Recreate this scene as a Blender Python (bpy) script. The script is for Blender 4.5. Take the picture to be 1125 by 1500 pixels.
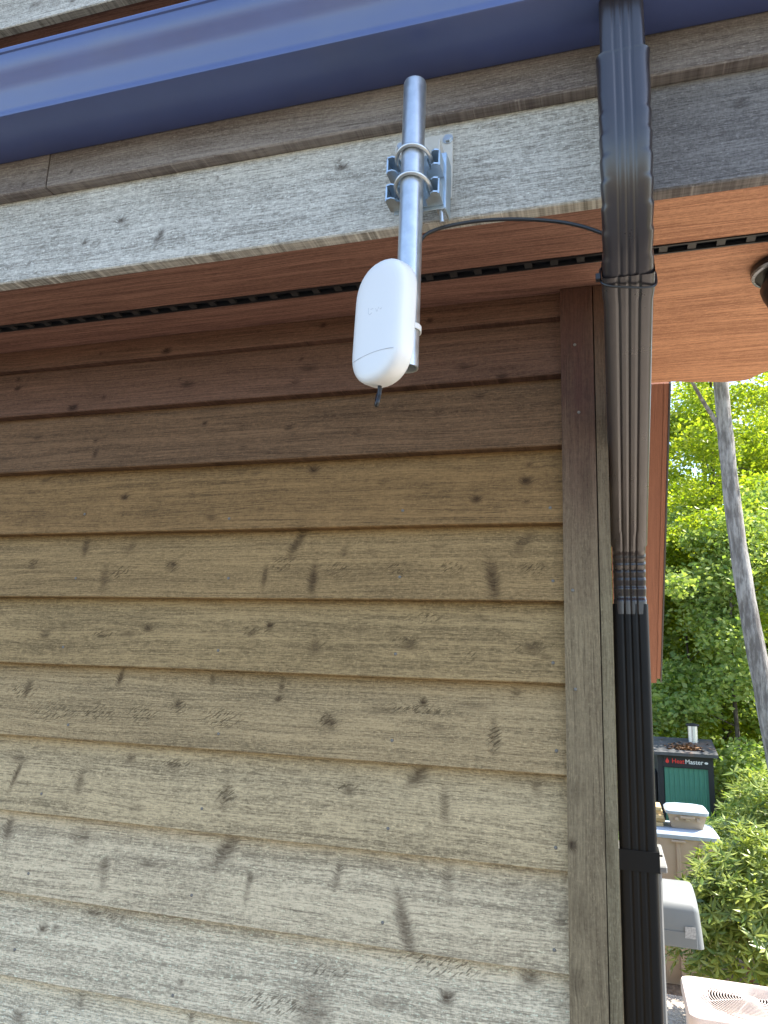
import bpy, math, random
import numpy as np
from mathutils import Vector, Matrix

random.seed(7); rng = np.random.default_rng(7)
for o in list(bpy.data.objects): bpy.data.objects.remove(o)
S = bpy.context.scene
COL = S.collection
EYE = 2.4                      # height of the lens above the ground by the wall; all builders below work with z measured from the lens

# ------------------------------------------------------------------ camera, sky, sun, exposure
FPX = 1095.05                  # focal length in photo pixels (photo 1125 x 1500)
RW = np.array([[0.95677491, -0.02644851, -0.28962434],
               [0.28853042, 0.21129305, 0.93386586],
               [0.03649625, -0.97706485, 0.20979108]])   # columns: camera right, down, forward in the world
cd = bpy.data.cameras.new('camera'); cam = bpy.data.objects.new('camera', cd); COL.objects.link(cam)
M3 = Matrix(((RW[0, 0], -RW[0, 1], -RW[0, 2]), (RW[1, 0], -RW[1, 1], -RW[1, 2]), (RW[2, 0], -RW[2, 1], -RW[2, 2])))
cam.matrix_world = Matrix.Translation((0, 0, EYE)) @ M3.to_4x4()
cd.sensor_fit = 'HORIZONTAL'; cd.sensor_width = 36; cd.lens = FPX / 1125 * 36
cd.clip_start = 0.02; cd.clip_end = 600
S.camera = cam

SUN_EL, SUN_AZ = math.radians(54), math.radians(68)     # azimuth from +Y towards +X
W = bpy.data.worlds.new('World'); S.world = W; W.use_nodes = True
wn = W.node_tree.nodes; wl = W.node_tree.links
bg = wn['Background']; sky = wn.new('ShaderNodeTexSky'); sky.sky_type = 'NISHITA'; sky.sun_disc = False
sky.sun_elevation = SUN_EL; sky.sun_rotation = SUN_AZ; sky.air_density = 1.0; sky.dust_density = 1.2
wl.new(sky.outputs[0], bg.inputs[0]); bg.inputs[1].default_value = 0.15
sd = bpy.data.lights.new('sun', 'SUN'); sun = bpy.data.objects.new('sun', sd); COL.objects.link(sun)
sd.energy = 4.5; sd.angle = math.radians(0.53); sd.color = (1.0, 0.95, 0.86)
sv = Vector((math.sin(SUN_AZ) * math.cos(SUN_EL), math.cos(SUN_AZ) * math.cos(SUN_EL), math.sin(SUN_EL)))
sun.rotation_euler = sv.to_track_quat('Z', 'Y').to_euler(); sun.location = (4, 6, 12)
S.render.engine = 'CYCLES'
S.view_settings.view_transform = 'Standard'; S.view_settings.look = 'None'
S.view_settings.gamma = 1; S.view_settings.use_curve_mapping = False
S.view_settings.exposure = 1.85

# ------------------------------------------------------------------ helpers
def ratio(u, v):
    d = RW @ np.array([u - 562.5, v - 750.0, FPX]); return d / d[1]
def onY(u, v, y): return ratio(u, v) * y

def mesh_obj(name, V, F, mat, parent=None, origin=None, smooth=False, attrs=None):
    """one mesh object; V in lens-height coordinates; origin = where its own origin sits"""
    V = np.asarray(V, float).reshape(-1, 3)
    if origin is None: origin = (float(V[:, 0].mean()), float(V[:, 1].mean()), float(V[:, 2].min()))
    og = np.array(origin, float)
    me = bpy.data.meshes.new(name)
    me.from_pydata((V - og).tolist(), [], F)
    if attrs:
        for k, a in attrs.items():
            if a.ndim == 2:
                at = me.attributes.new(k, 'FLOAT_VECTOR', 'POINT'); at.data.foreach_set('vector', a.astype(np.float32).ravel())
            else:
                at = me.attributes.new(k, 'FLOAT', 'POINT'); at.data.foreach_set('value', a.astype(np.float32))
    if smooth: me.polygons.foreach_set('use_smooth', [True] * len(me.polygons))
    if mat: me.materials.append(mat)
    me.validate(); me.update()
    o = bpy.data.objects.new(name, me); COL.objects.link(o)
    place(o, origin, parent)
    return o
WORLD = {}
def place(o, origin, parent):
    WORLD[o.name] = Vector(origin)
    if parent is not None:
        o.parent = parent; o.location = Vector(origin) - WORLD[parent.name]
    else:
        o.location = (origin[0], origin[1], origin[2] + EYE)
def thing(name, label, cat, loc, group=None):
    o = bpy.data.objects.new(name, None); COL.objects.link(o); o.empty_display_size = 0.05
    place(o, loc, None); tag(o, label, cat, group); return o
def tag(o, label=None, cat=None, group=None, kind=None):
    if label: o['label'] = label
    if cat: o['category'] = cat
    if group: o['group'] = group
    if kind: o['kind'] = kind
    return o

class MB:
    def __init__(s): s.V = []; s.F = []
    def add(s, V, F):
        n = len(s.V); s.V += [tuple(map(float, v)) for v in V]; s.F += [tuple(i + n for i in f) for f in F]; return s
    def box(s, x0, x1, y0, y1, z0, z1, b=0.0):
        if b <= 0:
            V = [(x, y, z) for z in (z0, z1) for y in (y0, y1) for x in (x0, x1)]
            F = [(0, 2, 3, 1), (4, 5, 7, 6), (0, 1, 5, 4), (2, 6, 7, 3), (0, 4, 6, 2), (1, 3, 7, 5)]
            return s.add(V, F)
        # box with chamfered edges: 24 verts
        V = []; idx = {}
        for ix, X in enumerate((x0, x1)):
            for iy, Y in enumerate((y0, y1)):
                for iz, Zz in enumerate((z0, z1)):
                    sx, sy, sz = (1 - 2 * ix) * b, (1 - 2 * iy) * b, (1 - 2 * iz) * b
                    for k, p in enumerate(((X, Y + sy, Zz + sz), (X + sx, Y, Zz + sz), (X + sx, Y + sy, Zz))):
                        idx[ix, iy, iz, k] = len(V); V.append(p)
        F = []
        I = lambda a, b_, c, k: idx[a, b_, c, k]
        for a in (0, 1):
            F.append([I(a, 0, 0, 0), I(a, 1, 0, 0), I(a, 1, 1, 0), I(a, 0, 1, 0)])
            F.append([I(0, a, 0, 1), I(1, a, 0, 1), I(1, a, 1, 1), I(0, a, 1, 1)])
            F.append([I(0, 0, a, 2), I(1, 0, a, 2), I(1, 1, a, 2), I(0, 1, a, 2)])
            for b_ in (0, 1):
                F.append([I(a, b_, 0, 0), I(a, b_, 1, 0), I(a, b_, 1, 1), I(a, b_, 0, 1)])
                F.append([I(a, 0, b_, 0), I(a, 1, b_, 0), I(a, 1, b_, 2), I(a, 0, b_, 2)])
                F.append([I(0, a, b_, 1), I(1, a, b_, 1), I(1, a, b_, 2), I(0, a, b_, 2)])
                for c in (0, 1): F.append([I(a, b_, c, 0), I(a, b_, c, 1), I(a, b_, c, 2)])
        return s.add(V, F)
    def tube(s, pts, rad, n=10, caps=True):
        pts = [Vector(p) for p in pts]
        rad = rad if isinstance(rad, (list, tuple)) else [rad] * len(pts)
        up = None; V = []; F = []
        for i, p in enumerate(pts):
            t = (pts[min(i + 1, len(pts) - 1)] - pts[max(i - 1, 0)]).normalized()
            if up is None: up = t.orthogonal().normalized()
            up = (up - t * up.dot(t)).normalized(); sd_ = t.cross(up)
            for k in range(n):
                a = 2 * math.pi * k / n
                V.append(p + (up * math.cos(a) + sd_ * math.sin(a)) * rad[i])
        for i in range(len(pts) - 1):
            for k in range(n):
                k2 = (k + 1) % n
                F.append((i * n + k, i * n + k2, (i + 1) * n + k2, (i + 1) * n + k))
        if caps:
            F.append(tuple(range(n))[::-1]); F.append(tuple(range((len(pts) - 1) * n, len(pts) * n)))
        return s.add(V, F)
    def lathe(s, prof, c, n=24):
        """prof: list of (r, z) about the vertical axis through c"""
        V = []; F = []
        for r, z in prof:
            for k in range(n):
                a = 2 * math.pi * k / n
                V.append((c[0] + r * math.cos(a), c[1] + r * math.sin(a), c[2] + z))
        for i in range(len(prof) - 1):
            for k in range(n):
                k2 = (k + 1) % n
                F.append((i * n + k, i * n + k2, (i + 1) * n + k2, (i + 1) * n + k))
        return s.add(V, F)
    def prism(s, prof, x0, x1, axis='x'):
        """closed profile extruded along an axis; profile pairs are the other two axes in order"""
        n = len(prof); V = []
        for t in (x0, x1):
            for a, b in prof:
                V.append({'x': (t, a, b), 'y': (a, t, b), 'z': (a, b, t)}[axis])
        F = [tuple(range(n))[::-1], tuple(range(n, 2 * n))]
        F += [(i, (i + 1) % n, n + (i + 1) % n, n + i) for i in range(n)]
        return s.add(V, F)
    def obj(s, name, mat, parent=None, origin=None, smooth=False, sharp=38):
        o = mesh_obj(name, s.V, s.F, mat, parent, origin, False)
        import bmesh
        bm = bmesh.new(); bm.from_mesh(o.data); bmesh.ops.recalc_face_normals(bm, faces=bm.faces)
        if smooth:
            for f in bm.faces: f.smooth = True
            for e in bm.edges:
                if len(e.link_faces) == 2 and e.calc_face_angle(0) > math.radians(sharp): e.smooth = False
        bm.to_mesh(o.data); bm.free()
        return o

# ------------------------------------------------------------------ materials
def newmat(name):
    m = bpy.data.materials.new(name); m.use_nodes = True
    return m, m.node_tree.nodes, m.node_tree.links, m.node_tree.nodes['Principled BSDF']
class NT:
    def __init__(s, n, l): s.n = n; s.l = l
    def put(s, sock, v):
        if isinstance(v, bpy.types.NodeSocket): s.l.new(v, sock)
        elif v is not None: sock.default_value = v
    def math(s, op, a, b=None, c=None, clamp=False):
        m = s.n.new('ShaderNodeMath'); m.operation = op; m.use_clamp = clamp
        s.put(m.inputs[0], a); s.put(m.inputs[1], b)
        if c is not None: s.put(m.inputs[2], c)
        return m.outputs[0]
    def mix(s, f, a, b, mode='MIX'):
        m = s.n.new('ShaderNodeMix'); m.data_type = 'RGBA'; m.blend_type = mode
        s.put(m.inputs[0], f); s.put(m.inputs[6], a); s.put(m.inputs[7], b); return m.outputs[2]
    def noise(s, vec, scale=1, detail=3, rough=0.5, dist=0.0):
        m = s.n.new('ShaderNodeTexNoise'); s.put(m.inputs['Vector'], vec); m.inputs['Scale'].default_value = scale
        m.inputs['Detail'].default_value = detail; m.inputs['Roughness'].default_value = rough; m.inputs['Distortion'].default_value = dist
        return m.outputs['Fac']
    def comb(s, x, y, z):
        m = s.n.new('ShaderNodeCombineXYZ'); s.put(m.inputs[0], x); s.put(m.inputs[1], y); s.put(m.inputs[2], z); return m.outputs[0]
    def ss(s, v, lo, hi, a=0.0, b=1.0):
        m = s.n.new('ShaderNodeMapRange'); m.interpolation_type = 'SMOOTHSTEP'
        s.put(m.inputs[0], v); s.put(m.inputs[1], lo); s.put(m.inputs[2], hi); m.inputs[3].default_value = a; m.inputs[4].default_value = b
        return m.outputs[0]
    def lin(s, v, lo, hi, a=0.0, b=1.0):
        m = s.n.new('ShaderNodeMapRange'); s.put(m.inputs[0], v)
        m.inputs[1].default_value = lo; m.inputs[2].default_value = hi; m.inputs[3].default_value = a; m.inputs[4].default_value = b
        return m.outputs[0]
    def attr(s, name, out='Fac'):
        m = s.n.new('ShaderNodeAttribute'); m.attribute_name = name; return m.outputs[out]
    def bump(s, h, strength, dist):
        m = s.n.new('ShaderNodeBump'); m.inputs['Strength'].default_value = strength; m.inputs['Distance'].default_value = dist
        s.put(m.inputs['Height'], h); return m.outputs[0]
rgb = lambda r, g, b: (r, g, b, 1.0)

def cedar(name, light, dark, rough=0.85, saw=1.0, patch=0.5, spec=0.25, contrast=1.0, shelter=None):
    """rough-sawn cedar; 'gc' carries (along, across, depth) in metres, 'knot' and 'fuzz' the marks of each board"""
    m, n, l, p = newmat(name); t = NT(n, l)
    gc = n.new('ShaderNodeSeparateXYZ'); l.new(t.attr('gc', 'Vector'), gc.inputs[0])
    oi = n.new('ShaderNodeObjectInfo'); rnd = t.math('MULTIPLY', oi.outputs['Random'], 41.0)
    a, c, d = gc.outputs[0], gc.outputs[1], gc.outputs[2]
    knot = t.attr('knot'); fuzz = t.attr('fuzz')
    w = t.noise(t.comb(t.math('MULTIPLY', a, 1.4), t.math('MULTIPLY', c, 6), rnd), 1, 2)
    cw = t.math('ADD', c, t.math('ADD', t.math('MULTIPLY', w, 0.045), t.math('MULTIPLY', knot, 0.010)))
    fine = t.noise(t.comb(t.math('MULTIPLY', a, 7), t.math('MULTIPLY', cw, 330), t.math('ADD', rnd, t.math('MULTIPLY', d, 200))), 1, 4, 0.6)
    band = t.noise(t.comb(t.math('MULTIPLY', a, 0.8), t.math('MULTIPLY', cw, 75), rnd), 1, 3, 0.6)
    sawn = t.noise(t.comb(t.math('MULTIPLY', a, 300), t.math('MULTIPLY', c, 130), rnd), 1, 3, 0.65)
    flake = t.noise(t.comb(t.math('MULTIPLY', a, 75), t.math('MULTIPLY', cw, 420), rnd), 1, 3, 0.6)
    blot = t.noise(t.comb(t.math('MULTIPLY', a, 3.0), t.math('MULTIPLY', c, 11), t.math('ADD', rnd, 7.0)), 1, 4, 0.6)
    pit = n.new('ShaderNodeTexVoronoi'); l.new(t.comb(t.math('MULTIPLY', a, 38), t.math('MULTIPLY', c, 75), rnd), pit.inputs['Vector'])
    pitsel = n.new('ShaderNodeSeparateColor'); l.new(pit.outputs['Color'], pitsel.inputs[0])
    pits = t.math('MULTIPLY', t.ss(pit.outputs['Distance'], 0.24, 0.08), t.ss(pitsel.outputs[0], 0.8, 0.86))
    # torn-grain strokes, leaning
    sa = t.math('ADD', t.math('MULTIPLY', a, .80), t.math('MULTIPLY', c, .60)); sp = t.math('SUBTRACT', t.math('MULTIPLY', c, .80), t.math('MULTIPLY', a, .60))
    torn = t.math('MULTIPLY', t.ss(t.noise(t.comb(t.math('MULTIPLY', sa, 58), t.math('MULTIPLY', sp, 270), rnd), 1, 2, 0.5), 0.53, 0.60), t.ss(t.math('MULTIPLY', fuzz, t.lin(blot, .3, .7, .5, 1.3)), 0.15, 0.75))
    kn = t.math('MULTIPLY', knot, t.lin(t.noise(t.comb(t.math('MULTIPLY', a, 60), t.math('MULTIPLY', cw, 260), rnd), 1, 4, .65), 0.3, 0.7, 0.65, 1.3), clamp=True)
    crack = t.math('MULTIPLY', t.ss(t.noise(t.comb(t.math('MULTIPLY', a, 5.0), t.math('MULTIPLY', cw, 240), t.math('ADD', rnd, 3.3)), 1, 2, .5), .63, .70), t.ss(blot, .42, .6))
    k = contrast
    mott = t.noise(t.comb(t.math('MULTIPLY', a, 34), t.math('MULTIPLY', c, 48), t.math('ADD', rnd, 5.1)), 1, 5, .7)
    f = t.math('ADD', t.lin(fine, 0.3, 0.7, -0.34 * k, 0.34 * k), t.lin(band, 0.3, 0.7, -0.20 * k, 0.22 * k))
    f = t.math('ADD', f, t.lin(mott, 0.3, 0.7, -0.13 * k * saw, 0.13 * k * saw))
    f = t.math('ADD', f, t.lin(flake, 0.3, 0.7, -0.42 * k * saw, 0.42 * k * saw))
    f = t.math('ADD', f, t.lin(sawn, 0.3, 0.7, -0.24 * saw, 0.24 * saw))
    f = t.math('ADD', f, t.lin(blot, 0.3, 0.7, -patch, patch))
    f = t.math('ADD', f, 0.52, clamp=True)
    col = t.mix(f, rgb(*dark), rgb(*light))
    fleck = t.math('MULTIPLY', t.ss(t.noise(t.comb(t.math('MULTIPLY', a, 120), t.math('MULTIPLY', cw, 330), t.math('ADD', rnd, 9.0)), 1, 2, .5), .60, .70), .55 * saw)
    col = t.mix(fleck, col, rgb(*[min(.85, v * 1.4) for v in light]))
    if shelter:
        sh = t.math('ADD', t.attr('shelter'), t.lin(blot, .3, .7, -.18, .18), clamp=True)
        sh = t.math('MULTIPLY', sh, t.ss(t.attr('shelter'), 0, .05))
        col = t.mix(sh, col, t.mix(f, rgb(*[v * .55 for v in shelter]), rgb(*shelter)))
    col = t.mix(t.math('MULTIPLY', crack, 0.5), col, rgb(dark[0] * .45, dark[1] * .42, dark[2] * .4))
    col = t.mix(t.math('MULTIPLY', torn, 0.72), col, rgb(dark[0] * .42, dark[1] * .40, dark[2] * .37))
    col = t.mix(t.math('MULTIPLY', kn, 1.0, clamp=True), col, rgb(dark[0] * .27, dark[1] * .21, dark[2] * .18))
    col = t.mix(t.math('MULTIPLY', pits, 0.5), col, rgb(dark[0] * .4, dark[1] * .38, dark[2] * .36))
    l.new(col, p.inputs['Base Color']); p.inputs['Roughness'].default_value = rough
    p.inputs['Specular IOR Level'].default_value = spec
    h = t.math('ADD', t.math('MULTIPLY', fine, 0.5), t.math('ADD', t.math('MULTIPLY', sawn, 0.35 * saw), t.math('MULTIPLY', flake, 0.4 * saw)))
    h = t.math('SUBTRACT', h, t.math('MULTIPLY', torn, 0.5))
    l.new(t.bump(h, 0.55, 0.0022), p.inputs['Normal'])
    return m

def plain(name, col, rough=0.5, metal=0.0, spec=0.5, var=0.15, scale=30, bump=0.0, coat=0.0, dirt=None):
    m, n, l, p = newmat(name); t = NT(n, l)
    tc = n.new('ShaderNodeTexCoord')
    nz = t.noise(tc.outputs['Object'], scale, 4, 0.6)
    c = t.mix(t.lin(nz, 0.25, 0.75), rgb(*[x * (1 - var) for x in col]), rgb(*[min(1, x * (1 + var)) for x in col]))
    if dirt:
        big = t.noise(tc.outputs['Object'], scale * 0.22, 5, 0.65)
        c = t.mix(t.ss(big, 0.52, 0.72, 0, dirt[3]), c, rgb(*dirt[:3]))
    l.new(c, p.inputs['Base Color'])
    l.new(t.lin(nz, 0.2, 0.8, max(0, rough - 0.07), min(1, rough + 0.07)), p.inputs['Roughness'])
    p.inputs['Metallic'].default_value = metal; p.inputs['Specular IOR Level'].default_value = spec
    p.inputs['Coat Weight'].default_value = coat
    if bump: l.new(t.bump(nz, bump, 0.002), p.inputs['Normal'])
    return m

def leafmat(name, c1, c2, trans=0.45, rough=0.45):
    m, n, l, p = newmat(name); t = NT(n, l)
    g = n.new('ShaderNodeNewGeometry')
    c = t.mix(g.outputs['Random Per Island'], rgb(*c1), rgb(*c2))
    l.new(c, p.inputs['Base Color']); p.inputs['Roughness'].default_value = rough
    tr = n.new('ShaderNodeBsdfTranslucent'); l.new(t.mix(1.0, c, rgb(1.0, 1.0, 0.45), 'MULTIPLY'), tr.inputs[0])
    br = t.mix(0.0, c, c)
    mx = n.new('ShaderNodeMixShader'); mx.inputs[0].default_value = trans
    l.new(p.outputs[0], mx.inputs[1]); l.new(tr.outputs[0], mx.inputs[2]); l.new(mx.outputs[0], n['Material Output'].inputs[0])
    return m

C_TAN = cedar('cedar_tan', (.265, .205, .125), (.135, .100, .058), patch=.16, saw=.9)
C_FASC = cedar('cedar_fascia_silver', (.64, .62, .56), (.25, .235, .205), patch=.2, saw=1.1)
C_FASD = cedar('cedar_fascia_shaded', (.25, .235, .225), (.105, .095, .092), patch=.2, saw=1.0)  # right-hand fascia: soft shade put into a darker copy of the cedar
C_FRZ = cedar('cedar_frieze', (.31, .27, .235), (.13, .105, .095), patch=.28, saw=.8)
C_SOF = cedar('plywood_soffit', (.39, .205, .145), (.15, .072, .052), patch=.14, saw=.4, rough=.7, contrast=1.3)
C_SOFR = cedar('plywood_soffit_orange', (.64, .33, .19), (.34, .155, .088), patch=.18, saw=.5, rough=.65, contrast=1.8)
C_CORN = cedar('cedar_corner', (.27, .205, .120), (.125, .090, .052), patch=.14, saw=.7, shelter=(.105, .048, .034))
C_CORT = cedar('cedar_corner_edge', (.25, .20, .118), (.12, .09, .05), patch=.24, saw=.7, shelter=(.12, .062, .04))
C_RAKE = cedar('cedar_rake', (.31, .135, .085), (.20, .082, .052), patch=.08, saw=.3, rough=.6)
M_GUT = plain('gutter_glare_blue', (.068, .098, .25), .33, 0, .7, .08, 6, coat=.15, dirt=(.14, .16, .24, .3))  # blue base stands for glare and sky reflection over dark bronze
M_DOWN = plain('downspout_enamel', (.028, .023, .025), .31, 0, .8, .06, 25, coat=.0, dirt=(.075, .065, .06, .2))
M_DOWNB = plain('downspout_black', (.003, .003, .0033), .5, 0, .3, .10, 25)
M_GALV = plain('galvanised_pipe', (.60, .63, .64), .34, .85, .5, .13, 45)
M_ZINC = plain('zinc_bracket', (.50, .60, .68), .36, .75, .5, .14, 60)
M_PLATE = plain('zinc_plate', (.70, .68, .62), .42, .15, .5, .08, 40)
M_WHITE = plain('white_plastic', (.80, .80, .79), .32, 0, .5, .015, 8)
M_MARK = plain('grey_print', (.48, .49, .52), .5)
M_BLACK = plain('black_plastic', (.014, .015, .018), .4)
M_NAIL = plain('nail_steel', (.17, .155, .13), .6, .0)
M_GREYB = plain('grey_enamel_box', (.20, .20, .19), .5, 0, .4, .1, 12)
M_HOOD = plain('pale_grey_hood', (.17, .18, .178), .45, 0, .4, .05, 12)
M_STICK = plain('sticker_grey', (.34, .34, .33), .6, 0, .3, .5, 160)
M_AC = plain('air_conditioner_paint', (.58, .49, .44), .5, 0, .4, .06, 9, dirt=(.50, .42, .34, .4))
M_ACD = plain('fan_well_dark', (.10, .09, .08), .7)
M_FBLK = plain('furnace_black', (.022, .022, .025), .55, 0, .4, .2, 8)
M_FGRN = plain('furnace_green', (.075, .235, .165), .45, 0, .4, .1, 6)
M_FROOF = plain('furnace_roof', (.075, .075, .075), .6, 0, .4, .3, 9, dirt=(.25, .14, .09, .7))
M_RED = plain('sign_red', (.75, .04, .03), .5); M_SWH = plain('sign_white', (.8, .8, .8), .5)
M_TAN = plain('tan_plastic', (.47, .36, .26), .5, 0, .4, .06, 5)
M_LID = plain('lid_sky_reflection', (.37, .43, .49), .45, 0, .4, .05, 5)  # pale blue is reflected sky put into the lid colour
M_LUM = plain('cut_lumber', (.58, .43, .22), .7, 0, .3, .12, 12)
M_SHING = plain('roof_shingle', (.06, .055, .05), .9, 0, .2, .3, 60, bump=.5)
M_SHEATH = plain('house_core', (.10, .07, .05), .9)
M_FOUND = plain('block_foundation', (.35, .34, .32), .9, 0, .2, .15, 20, bump=.4)
M_LAMPG = plain('lamp_rim', (.35, .36, .38), .25, .7)

def barkmat(name, c1, c2):
    m, n, l, p = newmat(name); t = NT(n, l); tc = n.new('ShaderNodeTexCoord')
    mp = n.new('ShaderNodeMapping'); mp.inputs['Scale'].default_value = (16, 16, 3.0); l.new(tc.outputs['Object'], mp.inputs[0])
    nz = t.noise(mp.outputs[0], 1, 5, 0.7); nb = t.noise(tc.outputs['Object'], 1.7, 4, .6)
    l.new(t.mix(t.ss(t.math('ADD', nz, t.lin(nb, .3, .7, -.12, .12)), 0.36, 0.66), rgb(*c1), rgb(*c2)), p.inputs['Base Color'])
    p.inputs['Roughness'].default_value = .9; p.inputs['Specular IOR Level'].default_value = .2
    l.new(t.bump(nz, 1.0, 0.03), p.inputs['Normal']); return m
M_BARK = barkmat('grey_bark', (.15, .135, .125), (.36, .34, .32))
M_BARKD = barkmat('dark_bark', (.035, .028, .022), (.13, .11, .09))
M_BARKR = barkmat('red_bark', (.10, .05, .03), (.24, .14, .09))
L_YEL = leafmat('leaf_sunny', (.21, .32, .02), (.44, .50, .05), .6)
L_MID = leafmat('leaf_mid', (.18, .31, .045), (.38, .47, .09), .56)
L_DEEP = leafmat('leaf_deep', (.15, .26, .06), (.42, .50, .16), .54)
L_BUSH = leafmat('leaf_bush', (.09, .16, .03), (.44, .49, .12), .4, .33)
L_LITTER = leafmat('leaf_litter', (.16, .07, .03), (.34, .19, .09), .1, .8)

def groundmat():
    m, n, l, p = newmat('forest_floor'); t = NT(n, l); tc = n.new('ShaderNodeTexCoord')
    a = t.noise(tc.outputs['Object'], 0.5, 5, .6); b = t.noise(tc.outputs['Object'], 14, 5, .7)
    c = t.mix(t.lin(b, .3, .7), rgb(.10, .06, .035), rgb(.27, .18, .11))
    g = t.mix(t.lin(b, .3, .7), rgb(.04, .08, .02), rgb(.12, .17, .05))
    l.new(t.mix(t.ss(a, .48, .62), c, g), p.inputs['Base Color']); p.inputs['Roughness'].default_value = .95
    l.new(t.bump(b, .8, .05), p.inputs['Normal']); return m
def bounce_gravelmat():
    m, n, l, p = newmat('pale_gravel'); t = NT(n, l); tc = n.new('ShaderNodeTexCoord')
    v = n.new('ShaderNodeTexVoronoi'); v.inputs['Scale'].default_value = 45; l.new(tc.outputs['Object'], v.inputs['Vector'])
    s = n.new('ShaderNodeSeparateColor'); l.new(v.outputs['Color'], s.inputs[0])
    l.new(t.mix(s.outputs[0], rgb(.36, .29, .23), rgb(.60, .52, .43)), p.inputs['Base Color']); p.inputs['Roughness'].default_value = .9
    l.new(t.bump(v.outputs['Distance'], .8, .02), p.inputs['Normal']); return m
M_GROUND = groundmat(); M_BOUNCE_GRAVEL = bounce_gravelmat(); M_ADDED_APRON = plain('added_apron_dark', (.06, .06, .062), .9, 0, .2, .4, 90, bump=.4)

# ------------------------------------------------------------------ setting: ground
def gz(x, y):
    y = np.asarray(y, float); x = np.asarray(x, float)
    z = np.interp(y, [-300, 2.5, 6, 15, 24, 60, 300], [-2.4, -2.4, -2.87, -3.2, -2.9, 1.2, 9])
    z = z - 0.02 * np.clip(x - 3, 0, 30) + 0.05 * np.sin(x * 0.9 + 1) * np.sin(y * 0.7) * (y > 3)
    return z
def ground_sheet(name, xs, ys, dz, mat):
    X, Y = np.meshgrid(xs, ys); Zz = gz(X, Y) + dz
    V = np.stack([X, Y, Zz], -1).reshape(-1, 3); nx = len(xs)
    F = [(j * nx + i, j * nx + i + 1, (j + 1) * nx + i + 1, (j + 1) * nx + i) for j in range(len(ys) - 1) for i in range(nx - 1)]
    o = mesh_obj(name, V, F, mat, None, (0, 0, -2.4), True); tag(o, kind='structure'); return o
xs = np.concatenate([np.linspace(-300, -20, 8), np.linspace(-16, 30, 70), np.linspace(36, 300, 8)])
ys = np.concatenate([np.linspace(-300, -20, 8), np.linspace(-14, 60, 110), np.linspace(70, 300, 10)])
ground_sheet('ground', xs, ys, 0, M_GROUND)
ground_sheet('bounce_gravel', np.linspace(-.02, 4.6, 40), np.linspace(1.2, 8.6, 50), 0.014, M_BOUNCE_GRAVEL)  # pale ground put in to bounce sunlight up to the right soffit
ground_sheet('added_dark_apron', np.linspace(-9, 4.6, 40), np.linspace(-8, 1.19, 40), 0.014, M_ADDED_APRON)  # unseen dark sheet added before the wall to cut ground bounce

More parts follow.
